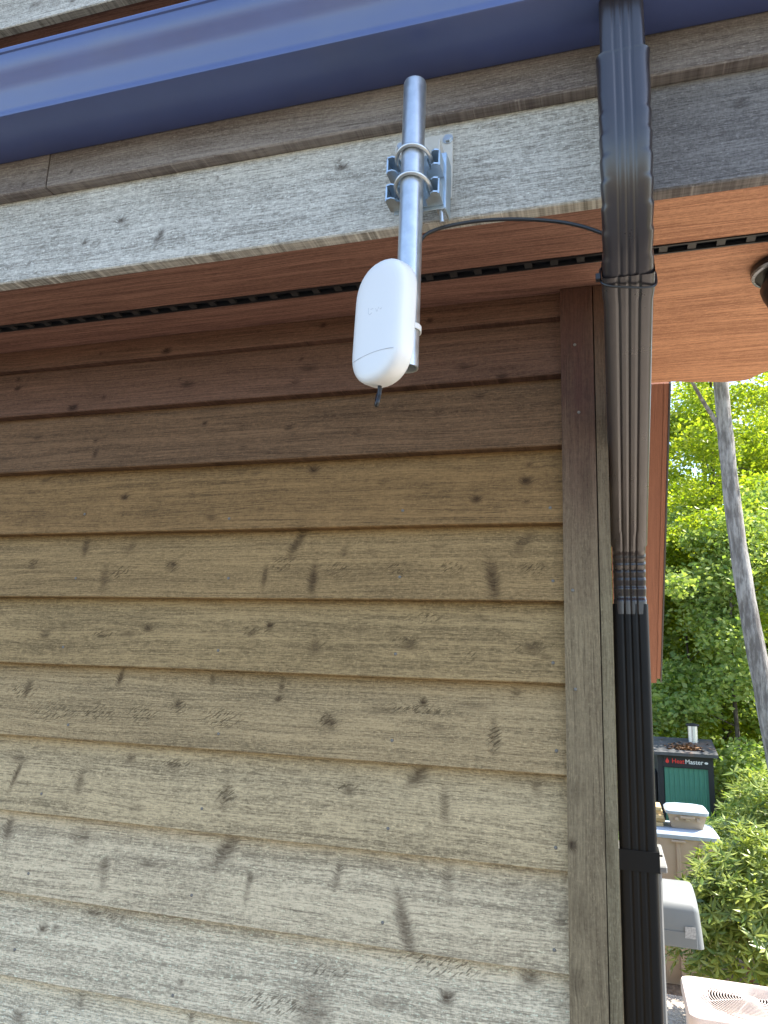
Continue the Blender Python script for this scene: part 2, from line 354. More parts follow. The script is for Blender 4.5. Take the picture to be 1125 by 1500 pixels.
# ------------------------------------------------------------------ wooden boards with their own marks
KNOTS = {}   # surface name -> list of (u, v, ru, rv, strength) in photo pixels, turned to metres on that surface
wall_marks = [  # x px, y px, radius x, radius y, lean, strength
 (21,553,4,4,0,.8),(22,568,7,5,0,.8),(273,562,13,6,0,.7),(438,524,4,3,0,.6),(450,538,14,6,0,.6),(433,560,8,5,0,.6),(152,582,4,3,0,.8),(108,598,10,7,0,.9),(262,552,3,2,0,.7),
 (245,515,9,6,0,.9),(473,476,5,4,0,.9),(148,518,4,3,0,.6),(296,617,5,4,0,.9),(421,625,7,4,0,.6),(137,645,5,4,0,.6),(139,665,5,8,0,.6),(356,655,6,4,0,.5),(50,638,10,4,0,.5),(523,632,6,3,0,.5),(640,602,7,4,0,.5),(700,575,9,5,0,.5),(736,552,7,5,0,.7),(630,470,6,4,0,.9),(680,538,14,6,0,.5),
 (179,727,7,5,0,.95),(455,685,8,6,0,.95),(310,758,8,6,0,.6),(123,753,3,3,0,.8),(179,754,3,3,0,.5),(59,700,11,4,0,.6),(279,723,6,6,0,.3),(770,703,8,6,0,1),(697,731,7,5,0,.9),(774,677,4,3,0,.7),(771,734,4,3,0,.7),(560,706,10,4,0,.3),(370,690,8,4,0,.3),
 (431,793,8,22,-.45,.75),(458,848,7,24,0,.8),(119,800,6,16,.1,.7),(152,846,8,22,.1,.5),(249,827,9,9,0,.5),(45,826,9,9,0,.5),(387,845,4,18,0,.7),(722,850,9,28,.15,.8),(765,792,10,16,-.6,.55),(502,806,6,8,0,.5),(185,800,9,12,-.4,.4),(540,805,8,5,0,.35),(640,800,10,4,0,.35),
 (214,920,7,5,0,.95),(392,916,6,5,0,.95),(63,930,10,6,0,.6),(150,930,9,4,0,.55),(366,928,8,4,0,.6),(460,947,8,12,0,.55),(599,945,12,7,0,.65),(779,950,14,7,0,.6),(185,928,14,4,0,.5),(800,962,8,4,0,.5),(700,905,16,4,0,.3),(520,920,16,4,0,.3),
 (169,992,5,13,-.1,.85),(35,1008,6,14,-.15,.75),(407,1006,4,12,0,.6),(404,1024,5,4,0,.95),(257,1032,7,6,0,.8),(480,1057,11,10,.2,.75),(304,995,4,9,0,.6),(617,1029,5,5,0,.95),(723,1080,5,24,.05,.5),(754,1014,7,7,0,.5),(560,1040,26,6,0,.4),(690,1035,30,5,0,.4),(640,1068,14,4,0,.3),
 (20,1135,4,22,-.25,.8),(114,1146,7,18,0,.6),(184,1112,8,6,0,.7),(328,1166,7,20,0,.5),(249,1124,12,6,0,.5),(508,1158,9,7,0,.6),(199,1184,14,6,0,.35),(608,1137,12,15,-.6,.75),(650,1182,6,22,.1,.55),(784,1158,6,12,0,.5),(22,1112,14,6,0,.5),(420,1130,20,5,0,.35),
 (5,1216,8,18,0,.7),(112,1228,16,14,-.4,.45),(323,1250,13,24,-.5,.7),(149,1268,9,9,0,.7),(150,1290,6,16,0,.4),(363,1291,6,5,0,.7),(360,1308,5,16,0,.45),(490,1286,5,16,-.2,.55),(654,1292,7,22,0,.45),(592,1355,10,38,.35,.7),(215,1268,20,5,0,.4),(740,1300,18,5,0,.3),(820,1352,8,5,0,.45),
 (57,1363,8,5,0,.85),(75,1363,10,4,0,.5),(129,1341,12,7,.3,.5),(264,1440,5,6,0,.6),(458,1480,24,26,0,.55),(110,1468,5,16,0,.45),(652,1465,9,8,0,.9),(775,1440,13,9,0,.7),(272,1496,4,14,0,.6),(22,1492,12,10,0,.6),(160,1340,26,5,0,.3),(560,1470,20,6,0,.4),(470,1420,40,5,0,.3)]
wall_fuzz = [(175,838,26,16),(413,826,22,14),(495,836,26,16),(580,834,22,12),(659,832,22,12),(780,832,24,14),(45,824,14,8),(250,830,14,10),
 (75,1040,58,17),(140,1042,50,20),(205,1045,38,18),(325,1052,40,16),(260,1035,20,14),(480,1055,20,12),(30,1012,30,12),(620,905,40,10),(370,925,30,8),(150,928,40,8),(690,960,12,10),(780,948,40,10),(470,945,14,12),(590,938,22,10),
 (610,1040,60,10),(330,1165,20,14),(250,1120,40,8),(500,1155,30,8),(723,1082,12,20),(470,1425,60,12),(640,1420,60,14),(150,1345,60,8),(400,1470,60,14)]
fasc_marks = [(500,245,9,6,0,.95),(177,323,7,6,0,.95),(234,345,7,15,-.4,.8),(124,356,6,5,-.3,.9),(42,386,3,5,-.3,.9),(318,262,4,4,0,.7),(135,357,2,2,0,.7),(145,356,2,2,0,.7),(60,315,3,2,0,.5),(700,235,6,4,0,.4),(780,215,8,4,0,.4),(1085,152,10,5,0,.7),(395,330,3,3,0,.4),(497,238,3,12,0,.4)]
frz_marks = [(34,268,4,4,0,.8),(103,252,4,3,0,.8),(470,180,6,3,0,.4)]

def marks_on(mk, y):
    out = []
    for (u, v, ru, rv, lean, s) in mk:
        p = onY(u, v, y); k = y / FPX * 1.04
        out.append((p[0], p[2], ru * k, rv * k, lean, s))
    return out
WM = marks_on(wall_marks, 1.592); FM = marks_on(fasc_marks, 1.257); ZM = marks_on(frz_marks, 1.228)
WF = [(onY(u, v, 1.592)[0], onY(u, v, 1.592)[2], a * 1.5e-3, b * 1.5e-3) for (u, v, a, b) in wall_fuzz]

def board(name, prof, t0, t1, mat, parent, axis='x', step=0.006, marks=(), fuzz=(), wob=0.0012, acr=1, origin=None, seed=0, shelter=None):
    """a plank: closed cross-section 'prof' (two coordinates) swept along an axis in fine steps.
    acr: index in prof pair that runs across the grain"""
    n = max(2, int(round((t1 - t0) / step)) + 1); ts = np.linspace(t0, t1, n)
    P = np.array(prof, float); k = len(P)
    T = np.repeat(ts, k); A = np.tile(P[:, 0], n); B = np.tile(P[:, 1], n)
    r = np.random.default_rng(seed + 11)
    ph = r.uniform(0, 6.28, 6); fr = r.uniform(1.5, 9, 6)
    wv = sum(np.sin(T * fr[i] + ph[i]) for i in range(6)) / 6 * wob
    if acr == 1: B2, A2 = B + wv, A + 0.4 * np.roll(wv, 5)
    else: A2, B2 = A + wv, B
    V = {'x': np.stack([T, A2, B2], 1), 'y': np.stack([A2, T, B2], 1), 'z': np.stack([A2, B2, T], 1)}[axis]
    idx = np.arange(n * k).reshape(n, k)
    q = np.stack([idx[:-1], np.roll(idx, -1, 1)[:-1], np.roll(idx, -1, 1)[1:], idx[1:]], -1).reshape(-1, 4)
    F = [tuple(map(int, f)) for f in q] + [tuple(map(int, idx[0][::-1])), tuple(map(int, idx[-1]))]
    C, D = (B, A) if acr == 1 else (A, B)
    gc = np.stack([T, C, D], 1)
    kn = np.zeros(len(T)); fz = np.zeros(len(T))
    for (x, z, rx, rz, lean, s) in marks:
        dz = C - z; dx = T - x - lean * -dz
        e = (dx / rx) ** 2 + (dz / rz) ** 2
        kn = np.maximum(kn, s * np.exp(-e ** 1.35 * 0.8))
    for (x, z, rx, rz) in fuzz:
        fz = np.maximum(fz, np.exp(-(((T - x) / rx) ** 2 + ((C - z) / rz) ** 2)))
    at = {'gc': gc, 'knot': kn, 'fuzz': fz}
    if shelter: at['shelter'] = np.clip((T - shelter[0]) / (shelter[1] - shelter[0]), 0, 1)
    o = mesh_obj(name, V, F, mat, parent, origin, False, at)
    import bmesh
    bm = bmesh.new(); bm.from_mesh(o.data); bmesh.ops.recalc_face_normals(bm, faces=bm.faces); bm.to_mesh(o.data); bm.free()
    return o
def linspace_pts(p, q, n): return [(p[0] + (q[0] - p[0]) * i / n, p[1] + (q[1] - p[1]) * i / n) for i in range(n)]

# ------------------------------------------------------------------ the house
XL, XR = -3.4, 1.05            # ends of the boards, both outside the picture
house = thing('house', 'house corner clad in weathered horizontal cedar boards under wooden eaves', 'house', (-1.0, 1.62, -2.4))
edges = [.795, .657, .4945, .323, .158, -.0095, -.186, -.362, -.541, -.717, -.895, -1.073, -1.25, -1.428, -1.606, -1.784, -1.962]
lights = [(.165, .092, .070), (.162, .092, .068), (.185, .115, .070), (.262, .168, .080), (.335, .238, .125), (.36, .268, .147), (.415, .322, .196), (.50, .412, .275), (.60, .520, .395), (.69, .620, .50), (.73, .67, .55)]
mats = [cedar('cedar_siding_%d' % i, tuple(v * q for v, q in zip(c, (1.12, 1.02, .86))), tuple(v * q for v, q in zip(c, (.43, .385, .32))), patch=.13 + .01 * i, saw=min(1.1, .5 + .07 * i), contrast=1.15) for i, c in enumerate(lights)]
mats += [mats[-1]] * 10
nails_px = [(110,847),(334,847),(92,948),(319,953),(585,845),(810,851),(579,958),(810,971),(574,1085),(815,1100),(568,1214),(814,1242),(60,1163),(295,1185),(41,1280),(280,1312),(20,1392),(254,1458),(123,753),(336,760),(590,748),(806,744),(560,1352),(812,1392),(100,1062),(320,1075)]
nail_me = None
top = .8572
nail_pos = [onY(u, v, 1.592) for u, v in nails_px]
nm = MB(); nm.lathe([(0.0001, -.0022), (.0022, -.0021), (.0036, -.0008), (.0036, .0015)], (0, 0, 0), 8)
for i, z0 in enumerate(edges):
    z1 = min((edges[i - 1] if i else top - .016) + .016, top)
    hgt = z1 - z0
    yb, yt = 1.586, 1.586 + .034 * hgt / .19
    nseg = max(6, int(hgt / .006)) if z0 > -1.1 else 4
    prof = linspace_pts((yb, z0 + .002), (yt, z1), nseg) + [(yt, z1), (1.630, z1), (1.627, z0), (yb + .002, z0)]
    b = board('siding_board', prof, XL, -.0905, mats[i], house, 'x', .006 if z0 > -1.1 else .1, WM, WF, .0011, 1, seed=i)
    for p in nail_pos:
        if z0 < p[2] < z0 + (edges[i - 1] - z0 if i else .06):
            fy = yb + (p[2] - z0) / hgt * (yt - yb)
            if nail_me is None:
                vv = [(x, z, y) for x, y, z in nm.V]
                no = mesh_obj('nail', np.array(vv) + np.array([p[0], fy, p[2]]), nm.F, M_NAIL, b, (p[0], fy, p[2]), True); nail_me = no.data
            else:
                no = bpy.data.objects.new('nail', nail_me); COL.objects.link(no); place(no, (p[0], fy, p[2]), b)
# side wall boards, facing the sunny side
for i, z0 in enumerate(edges):
    z1 = min((edges[i - 1] if i else top - .016) + .016, top)
    prof = [(-.021, z0), (-.034, z1), (-.045, z1), (-.043, z0)]
    board('siding_board', prof, 1.70, 6.0, C_TAN, house, 'y', .15, (), (), .0006, 1, seed=40 + i)
# corner boards: front board and the edge of the side board
CM = marks_on([(838,1238,6,6,0,.95),(845,1160,8,14,0,.3),(850,1340,9,22,0,.3),(860,700,10,40,0,.25),(845,1440,8,14,0,.4)], 1.577)
prof = linspace_pts((-.0955, 1.577), (-.0262, 1.577), 10) + [(-.0262, 1.577), (-.0262, 1.612), (-.0955, 1.612)]
CMz = [(z, x, rz, rx, 0, s) for (x, z, rx, rz, le, s) in CM]
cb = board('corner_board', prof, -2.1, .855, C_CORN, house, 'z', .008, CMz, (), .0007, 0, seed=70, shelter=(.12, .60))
for (u, v) in [(839,865), (843,1010), (848,604), (842,505)]:
    p = onY(u, v, 1.577); no = bpy.data.objects.new('nail', nail_me); COL.objects.link(no); place(no, (p[0], 1.577, p[2]), cb)
prof = linspace_pts((-.0240, 1.5785), (-.001, 1.5785), 5) + [(-.001, 1.5785), (-.001, 1.668), (-.024, 1.668)]
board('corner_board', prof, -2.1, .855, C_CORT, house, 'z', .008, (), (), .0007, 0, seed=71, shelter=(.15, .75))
MB().box(-.095, -.0245, 1.6125, 1.662, -2.1, .853).obj('corner_post', M_SHEATH, house)
# core of the house so that no light comes through
MB().box(-5, -.0462, 1.632, 6.0, -2.1, .853).obj('wall_core', M_SHEATH, house)
MB().box(-5, -.02, 1.60, 6.02, -2.45, -2.105).obj('foundation', M_FOUND, house)
# soffit panels: left one above the wall, orange one past the corner
SZ = .858
def panel(name, pts, x0, x1, mat, marks=(), step=.03, z=SZ, th=.012, seed=0, ny=14):
    y0, y1 = pts
    n = int((x1 - x0) / step) + 1
    prof = linspace_pts((y0, z), (y1, z), ny) + [(y1, z), (y1, z + th), (y0, z + th)]
    return board(name, prof, x0, x1, mat, house, 'x', step, marks, (), .0006, 0, seed=seed)
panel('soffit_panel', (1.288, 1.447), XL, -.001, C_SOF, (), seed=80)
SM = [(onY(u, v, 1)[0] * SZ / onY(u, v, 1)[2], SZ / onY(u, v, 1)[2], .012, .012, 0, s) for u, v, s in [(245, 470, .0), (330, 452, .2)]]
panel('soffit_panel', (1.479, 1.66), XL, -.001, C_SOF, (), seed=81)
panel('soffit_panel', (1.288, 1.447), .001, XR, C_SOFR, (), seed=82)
# outer panel behind the vent with its uneven far edge
def far_panel():
    xs_ = np.linspace(.001, XR, 90); ny = 30; V = []; F = []
    for x in xs_:
        ye = np.interp(x, [0, .136, .30, .387, .405, .47, .7, 1.1], [2.175, 2.19, 2.222, 2.225, 2.195, 2.12, 2.05, 2.0]) + .002 * math.sin(x * 60) + .003 * math.sin(x * 23)
        for j in range(ny + 1): V.append((x, 1.479 + (ye - 1.479) * j / ny, SZ))
        V.append((x, ye, SZ + .014)); V.append((x, 1.479, SZ + .014))
    k = ny + 3
    for i in range(len(xs_) - 1):
        for j in range(k):
            j2 = (j + 1) % k; F.append((i * k + j, i * k + j2, (i + 1) * k + j2, (i + 1) * k + j))
    F.append(tuple(range(k))); F.append(tuple(range((len(xs_) - 1) * k, len(xs_) * k))[::-1])
    V = np.array(V); gc = np.stack([V[:, 0], V[:, 1], V[:, 2]], 1)
    o = mesh_obj('soffit_panel', V, F, C_SOFR, house, None, False, {'gc': gc, 'knot': np.zeros(len(V)), 'fuzz': np.zeros(len(V))})
    import bmesh
    bm = bmesh.new(); bm.from_mesh(o.data); bmesh.ops.recalc_face_normals(bm, faces=bm.faces); bm.to_mesh(o.data); bm.free()
far_panel()
# vent strip with its louvres
vent = MB(); vent.box(XL, XR, 1.4475, 1.4515, SZ - .003, SZ + .006); vent.box(XL, XR, 1.4745, 1.4785, SZ - .003, SZ + .006); vent.box(XL, XR, 1.4475, 1.4785, SZ + .0075, SZ + .010)
vo = vent.obj('soffit_vent', M_BLACK, house)
M_VENT = plain('vent_web', (.035, .034, .034), .5)
lm = MB(); lm.box(-.008, .008, -.0115, .0115, -.002, .004); lm.add([(.008, -.0115, .001), (.046, -.0115, .001), (.046, .0, .007), (.008, .0, .007), (.008, -.0115, .003), (.046, -.0115, .003), (.046, .0, .009), (.008, .0, .009)], [(0, 1, 2, 3), (7, 6, 5, 4), (0, 4, 5, 1), (1, 5, 6, 2), (2, 6, 7, 3), (3, 7, 4, 0)])
lo = lm.obj('louvre', M_VENT, None); bpy.data.objects.remove(lo)
lme = [m for m in bpy.data.meshes if m.name.startswith('louvre')][0]
x = XL + .02
while x < XR - .05:
    q = bpy.data.objects.new('louvre', lme); COL.objects.link(q); place(q, (x, 1.463, SZ - .001), vo); x += .054
# fascia (two lengths split behind the downspout, the right one coloured as shaded) and the frieze board above it
def fprof(yf, yk, z0, z1, n): return linspace_pts((yf, z0 + .003), (yf, z1), n) + [(yf, z1), (yk, z1), (yk, z0), (yf + .003, z0)]
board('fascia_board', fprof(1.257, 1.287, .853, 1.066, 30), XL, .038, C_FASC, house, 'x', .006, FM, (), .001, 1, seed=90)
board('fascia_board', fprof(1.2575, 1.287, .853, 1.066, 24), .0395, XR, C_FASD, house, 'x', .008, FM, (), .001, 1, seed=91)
jx = onY(71, 245, 1.228)[0]
board('frieze_board', fprof(1.228, 1.286, 1.067, 1.20, 16), XL, jx - .0015, C_FRZ, house, 'x', .008, ZM, (), .001, 1, seed=92)
board('frieze_board', fprof(1.229, 1.286, 1.067, 1.20, 16), jx + .0015, XR, C_FRZ, house, 'x', .008, ZM, (), .001, 1, seed=93)
fnail = [(261,322),(520,285),(655,330)]
# roof over the eave, upper storey and its eave
MB().prism([(1.075, 1.283), (1.09, 1.270), (1.30, 1.335), (2.35, 1.70), (2.35, 1.73)], -5, XR, 'x').obj('roof', M_SHING, house)
MB().box(-.03, XR, 2.02, 2.04, .88, 1.62).obj('roof_back_panel', M_SHEATH, house)
MB().box(-5, -.3, 2.10, 6.0, .86, 2.2).obj('wall_core', M_SHEATH, house)
uf = 1.60; uz = 1.268 * uf
board('soffit_panel', [(uf + .03, uz), (1.85, uz), (2.1, uz), (2.1, uz + .012), (uf + .03, uz + .012)], -4, .1, C_SOF, house, 'x', .05, (), (), .0006, 0, seed=95)
board('fascia_board', fprof(uf, uf + .029, uz - .004, uz + .20, 10), -4, .1, C_FASC, house, 'x', .02, [(-1.67, uz + .05, .012, .012, 0, .9), (-1.60, uz + .035, .01, .01, 0, .9), (-1.75, uz + .06, .014, .01, 0, .8)], (), .001, 1, seed=96)
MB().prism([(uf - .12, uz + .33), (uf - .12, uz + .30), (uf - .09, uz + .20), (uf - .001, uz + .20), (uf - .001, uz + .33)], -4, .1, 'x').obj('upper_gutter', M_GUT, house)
MB().prism([(uf - .05, uz + .335), (4.0, uz + 1.2), (6.3, uz + .33), (6.3, uz + .30), (4.0, uz + 1.16), (uf - .03, uz + .30)], -5, .1, 'x').obj('roof', M_SHING, house)

# ------------------------------------------------------------------ lean-to rake hanging below the porch soffit
rk = thing('lean_to_rake', 'reddish brown sloping rake board with black drip edge below the orange soffit', 'rake board', (.1, 2.7, -.1))
A = np.array([2.215, .872]); B = np.array([3.30, .0])
dv = (B - A) / np.linalg.norm(B - A); nv = np.array([-dv[1], dv[0]]) * -1
if nv[1] > 0: nv = -nv           # pointing down, towards the viewer below
def rake_part(name, x0, x1, t0, t1, e0, e1, mat, wood=True):
    """slab along the slope between offsets t0..t1 under the roof deck; e0/e1 trim its ends"""
    L = np.linalg.norm(B - A); n = 60; V = []; gc = []
    for i in range(n + 1):
        s = e0 + (L - e0 - e1) * i / n; c = A + dv * s
        for (x, t) in ((x0, t0), ((x0 + x1) / 2, t0), (x1, t0), (x1, t1), (x0, t1)):
            q = c + nv * t; V.append((x, q[0], q[1])); gc.append((s, x, t))
    F = [(i * 5 + j, i * 5 + (j + 1) % 5, (i + 1) * 5 + (j + 1) % 5, (i + 1) * 5 + j) for i in range(n) for j in range(5)]
    F += [tuple(range(5))[::-1], tuple(range(n * 5, n * 5 + 5))]
    z = np.zeros(len(V)); o = mesh_obj(name, V, F, mat, rk, None, False, {'gc': np.array(gc), 'knot': z, 'fuzz': z})
    import bmesh
    bm = bmesh.new(); bm.from_mesh(o.data); bmesh.ops.recalc_face_normals(bm, faces=bm.faces); bm.to_mesh(o.data); bm.free(); return o
rake_part('soffit_panel', .0, .160, .018, .0, 0, .02, C_RAKE)
rake_part('rake_board', .1605, .174, -.03, .020, 0, .05, C_RAKE)
rake_part('drip_edge', .175, .180, -.05, .022, 0, .03, M_BLACK)
rake_part('roof_deck', -.0, .174, -.055, -.032, 0, 0, M_SHING)

# ------------------------------------------------------------------ gutter
gut = thing('gutter', 'long dark bronze metal gutter tinted blue for glare, running along the lower eave', 'gutter', (-1, 1.15, 1.15))
gp_out = [(1.2265, 1.275), (1.2265, 1.152), (1.220, 1.150), (1.100, 1.150), (1.0965, 1.1515), (1.0955, 1.155), (1.0965, 1.1605), (1.0945, 1.167), (1.090, 1.180), (1.0855, 1.197), (1.0785, 1.213), (1.069, 1.228), (1.0615, 1.243), (1.0575, 1.258), (1.056, 1.268), (1.0525, 1.270), (1.0515, 1.275), (1.0535, 1.281), (1.0585, 1.283)]
gp_in = [(y + .0016 if y < 1.2 else y - .0016, z + .0016) for y, z in gp_out[::-1]]; gp_in[0] = (1.0600, 1.2800); gp_in[-1] = (1.2249, 1.275)
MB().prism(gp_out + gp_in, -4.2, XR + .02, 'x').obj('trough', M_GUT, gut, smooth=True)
for i, x in enumerate((-2.9, -2.3, -1.7, -1.1, -.5, .25, .75)):
    MB().box(x, x + .02, 1.0605, 1.2245, 1.262, 1.266).obj('hanger', M_DOWN, gut)

# ------------------------------------------------------------------ downspout
ds = thing('downspout', 'fluted dark bronze downspout bending from the gutter back around the house corner', 'downspout', (.041, 1.93, -2.4))
XC = .0405
def section(w, d, flute=.0019, r=.010, pinch=0.0, front_ribs=True):
    """cross-section loop: (u across, f outward-front); front face carries three grooves"""
    pts = []; hw, hd = w / 2, d / 2
    for k in range(5):
        a = math.pi * (1 + k / 8); pts.append((-hw + r + r * math.cos(a) + pinch, -hd + r + r * math.sin(a)))
    for k in range(5):
        a = math.pi * (1.5 + k / 8); pts.append((hw - r + r * math.cos(a) - pinch, -hd + r + r * math.sin(a)))
    for k in range(5):
        a = math.pi * (k / 8); pts.append((hw - r + r * math.cos(a) - pinch, hd - r + r * math.sin(a)))
    for g in (1, 0, -1):
        c = g * (hw - r) * .52
        pts.append((c + .0062, hd)); pts.append((c + .0054, hd))
        for q in range(9):
            du = .0046 - .0092 * q / 8
            pts.append((c + du, hd - flute * .5 * (1 - math.cos(2 * math.pi * q / 8))))
        pts.append((c - .0054, hd)); pts.append((c - .0062, hd))
    for k in range(5):
        a = math.pi * (.5 + k / 8); pts.append((-hw + r + r * math.cos(a) + pinch, hd - r + r * math.sin(a)))
    return pts
def sweep(name, path, secs, mat, parent, tw=0.0):
    """path: list of (y, z) centres; secs: section per station; front normal = to the viewer's side of the path"""
    n = len(path); V = []; k = len(secs[0])
    for i, (y, z) in enumerate(path):
        a = Vector(path[max(i - 1, 0)]); b = Vector(path[min(i + 1, n - 1)]); t = (b - a).normalized()
        nf = Vector((t.y, -t.x))                     # path runs downward: front is towards -y / below
        if nf.x > 0 and abs(t.y) > .5: nf = -nf
        for (u, f) in secs[i]: V.append((XC + u, y + nf.x * f, z + nf.y * f))
    F = [(i * k + j, i * k + (j + 1) % k, (i + 1) * k + (j + 1) % k, (i + 1) * k + j) for i in range(n - 1) for j in range(k)]
    m = MB(); m.add(V, F); return m.obj(name, mat, parent, smooth=True, sharp=62)
def from_front(fr, d):
    out = []
    for i, (y, z) in enumerate(fr):
        a = Vector(fr[max(i - 1, 0)]); b = Vector(fr[min(i + 1, len(fr) - 1)]); t = (b - a).normalized()
        nf = Vector((t.y, -t.x))
        if nf.x > 0: nf = -nf
        out.append((y - nf.x * d / 2, z - nf.y * d / 2))
    return out
def smooth_path(pts, n):
    P = [Vector(p) for p in pts]; out = []
    m = len(P) - 1
    for i in range(n + 1):
        t = i / n * m; k = min(int(t), m - 1); f = t - k
        p0, p1, p2, p3 = P[max(k - 1, 0)], P[k], P[k + 1], P[min(k + 2, m)]
        out.append(tuple(.5 * ((2 * p1) + (-p0 + p2) * f + (2 * p0 - 5 * p1 + 4 * p2 - p3) * f * f + (-p0 + 3 * p1 - 3 * p2 + p3) * f ** 3)))
    return out
WD, DD = .083, .058
# outlet tube
pth = [(1.151, 1.1505 - .125 * i / 8) for i in range(9)]
sweep('outlet_tube', pth, [section(WD - .010, DD - .006)] * 9, M_DOWN, ds)
# upper elbow, folded on its flanks
fr = smooth_path([(1.121, 1.036), (1.117, .97), (1.115, .91), (1.121, .85), (1.140, .79), (1.176, .735), (1.228, .690), (1.262, .668)], 120)
secs = []
for i in range(121):
    s = i / 120; ph = (s - .18) / .64 * 7
    pin = 0.0
    if 0 <= ph < 7:
        fp = ph % 1.0; pin = .0024 * (fp / .9 if fp < .9 else (1 - fp) / .1)
    flare = .0035 * math.exp(-s * 40)
    secs.append(section(WD + flare, DD + flare, pinch=pin - .001, flute=.0019, r=.017))
sweep('upper_elbow', from_front(fr, DD), secs, M_DOWN, ds)
# sloping pipe; its mouth is slipped over the elbow end
a0, b0 = (1.236, .6845), (1.865, .318)
fr = [(a0[0] + (b0[0] - a0[0]) * i / 40, a0[1] + (b0[1] - a0[1]) * i / 40) for i in range(41)]
fr = [(y, z - .0035) for y, z in fr]
sweep('sloping_pipe', from_front(fr, DD + .005), [section(WD + .0055 if i < 3 else WD + .001, DD + .005, flute=.0019) for i in range(41)], M_DOWN, ds)
# lower elbow with crimps across its inner face, then the drop
fr = smooth_path([(1.815, .344), (1.865, .310), (1.897, .272), (1.912, .225), (1.915, .16)], 80)
secs = []
for i in range(81):
    s = i / 80; cr = 0
    if .28 < s < .86: fpart = ((s - .28) / .58 * 6) % 1; cr = .006 * (fpart if fpart < .8 else (1 - fpart) * 4)
    secs.append(section(WD - .006 - cr * .5, DD - .004 - 2 * cr, flute=.0019, pinch=0))
sweep('lower_elbow', from_front(fr, DD - .004), secs, M_DOWN, ds)
pth = [(1.915 + DD / 2, .185 - (2.4 + .12) * i / 20) for i in range(21)]
sweep('drop_pipe', pth, [section(WD, DD, flute=.0019)] * 21, M_DOWNB, ds)
for zc in (onY(940, 1262, 1.91)[2], -1.75):
    m = MB()
    y0, y1 = 1.911, 1.915 + DD + .004; x0, x1 = XC - WD / 2 - .003, XC + WD / 2 + .004
    m.box(x0, x1, y0, y0 + .0025, zc - .022, zc + .022); m.box(x1 - .0022, x1, y0 + .0026, y1, zc - .022, zc + .022); m.box(x0, x0 + .002, y0 + .0026, y1, zc - .022, zc + .022)
    m.box(x1 - .002, x1 + .006, y0 + .001, y0 + .010, zc + .0135, zc + .016)
    m.obj('strap', M_DOWNB, ds)
# black cable tie round the joint of elbow and pipe
t_ = Vector((b0[0] - a0[0], b0[1] - a0[1])).normalized(); nf = Vector((t_.y, -t_.x)); nf = -nf if nf.x > 0 else nf
tie = thing('cable_tie', 'black cable tie wrapped round the bronze downspout joint', 'cable tie', (XC, 1.25, .66))
cy, cz = a0[0] + t_.x * .018, a0[1] + t_.y * .018
loop = []
for k in range(41):
    a = 2 * math.pi * k / 40; e = 4
    u = math.copysign(abs(math.cos(a)) ** (2 / e), math.cos(a)) * (WD / 2 + .0055); f = math.copysign(abs(math.sin(a)) ** (2 / e), math.sin(a)) * (DD / 2 + .0065)
    loop.append((XC + u, cy - nf.x * DD / 2 + nf.x * f + u * .10, cz - nf.y * DD / 2 + nf.y * f - .003 - u * .12))
MB().tube(loop, .0022, 6, False).obj('strap', M_BLACK, tie, smooth=True)
MB().box(XC - WD / 2 - .013, XC - WD / 2 - .004, cy - .006, cy + .006, cz + .012, cz + .024, .001).obj('lock', M_BLACK, tie)

# ------------------------------------------------------------------ pipe, bracket and antenna
PX, PY, PR = -.327, 1.150, .0212
pole = thing('mounting_pipe', 'short galvanised steel pipe held upright in front of the fascia', 'pipe', (PX, PY, .508))
m = MB()
m.lathe([(PR - .003, 1.070), (PR - .003, .512), (PR - .0025, .508), (PR, .508), (PR, 1.072), (PR - .001, 1.075), (PR - .003, 1.075), (PR - .003, 1.070)], (PX, PY, 0), 40)
m.obj('pipe_wall', M_GALV, pole, smooth=True)
MB().box(PX + .0, PX + .0012, PY + PR - .0005, PY + PR + .0004, .511, 1.073).obj('weld_seam', M_GALV, pole)

br = thing('pipe_bracket', 'zinc wall bracket with two U-bolts clamping the steel pipe to the fascia', 'bracket', (PX, 1.25, .86))
x1p = onY(664, 197, 1.254)[0]; zt = onY(650, 197, 1.254)[2]
m = MB(); m.box(x1p - .115, x1p, 1.2525, 1.2565, zt - .145, zt, .0012); m.obj('back_plate', M_PLATE, br)
m = MB(); m.box(x1p - .0165, x1p - .013, 1.196, 1.252, zt - .145, zt - .055, .001); m.box(x1p - .10, x1p - .0965, 1.196, 1.252, zt - .145, zt - .055, .001)
m.obj('stand_off', M_PLATE, br)
for (bx, bz) in ((x1p - .010, zt - .014), (x1p - .105, zt - .014)):
    m = MB(); hx = [(bx + .0075 * math.cos(math.pi / 3 * k), bz + .0075 * math.sin(math.pi / 3 * k)) for k in range(6)]
    m.prism(hx, 1.2460, 1.2508, 'y'); bo = m.obj('bolt', M_GALV, br)
    c = [(bx + .0105 * math.cos(math.pi / 8 * k), bz + .0105 * math.sin(math.pi / 8 * k)) for k in range(16)]
    MB().prism(c, 1.2509, 1.2524, 'y').obj('washer', M_GALV, bo)
z_u, z_l = onY(601, 211, 1.124)[2], onY(601, 252, 1.124)[2]
cx0, cx1 = PX - .049, PX + .047
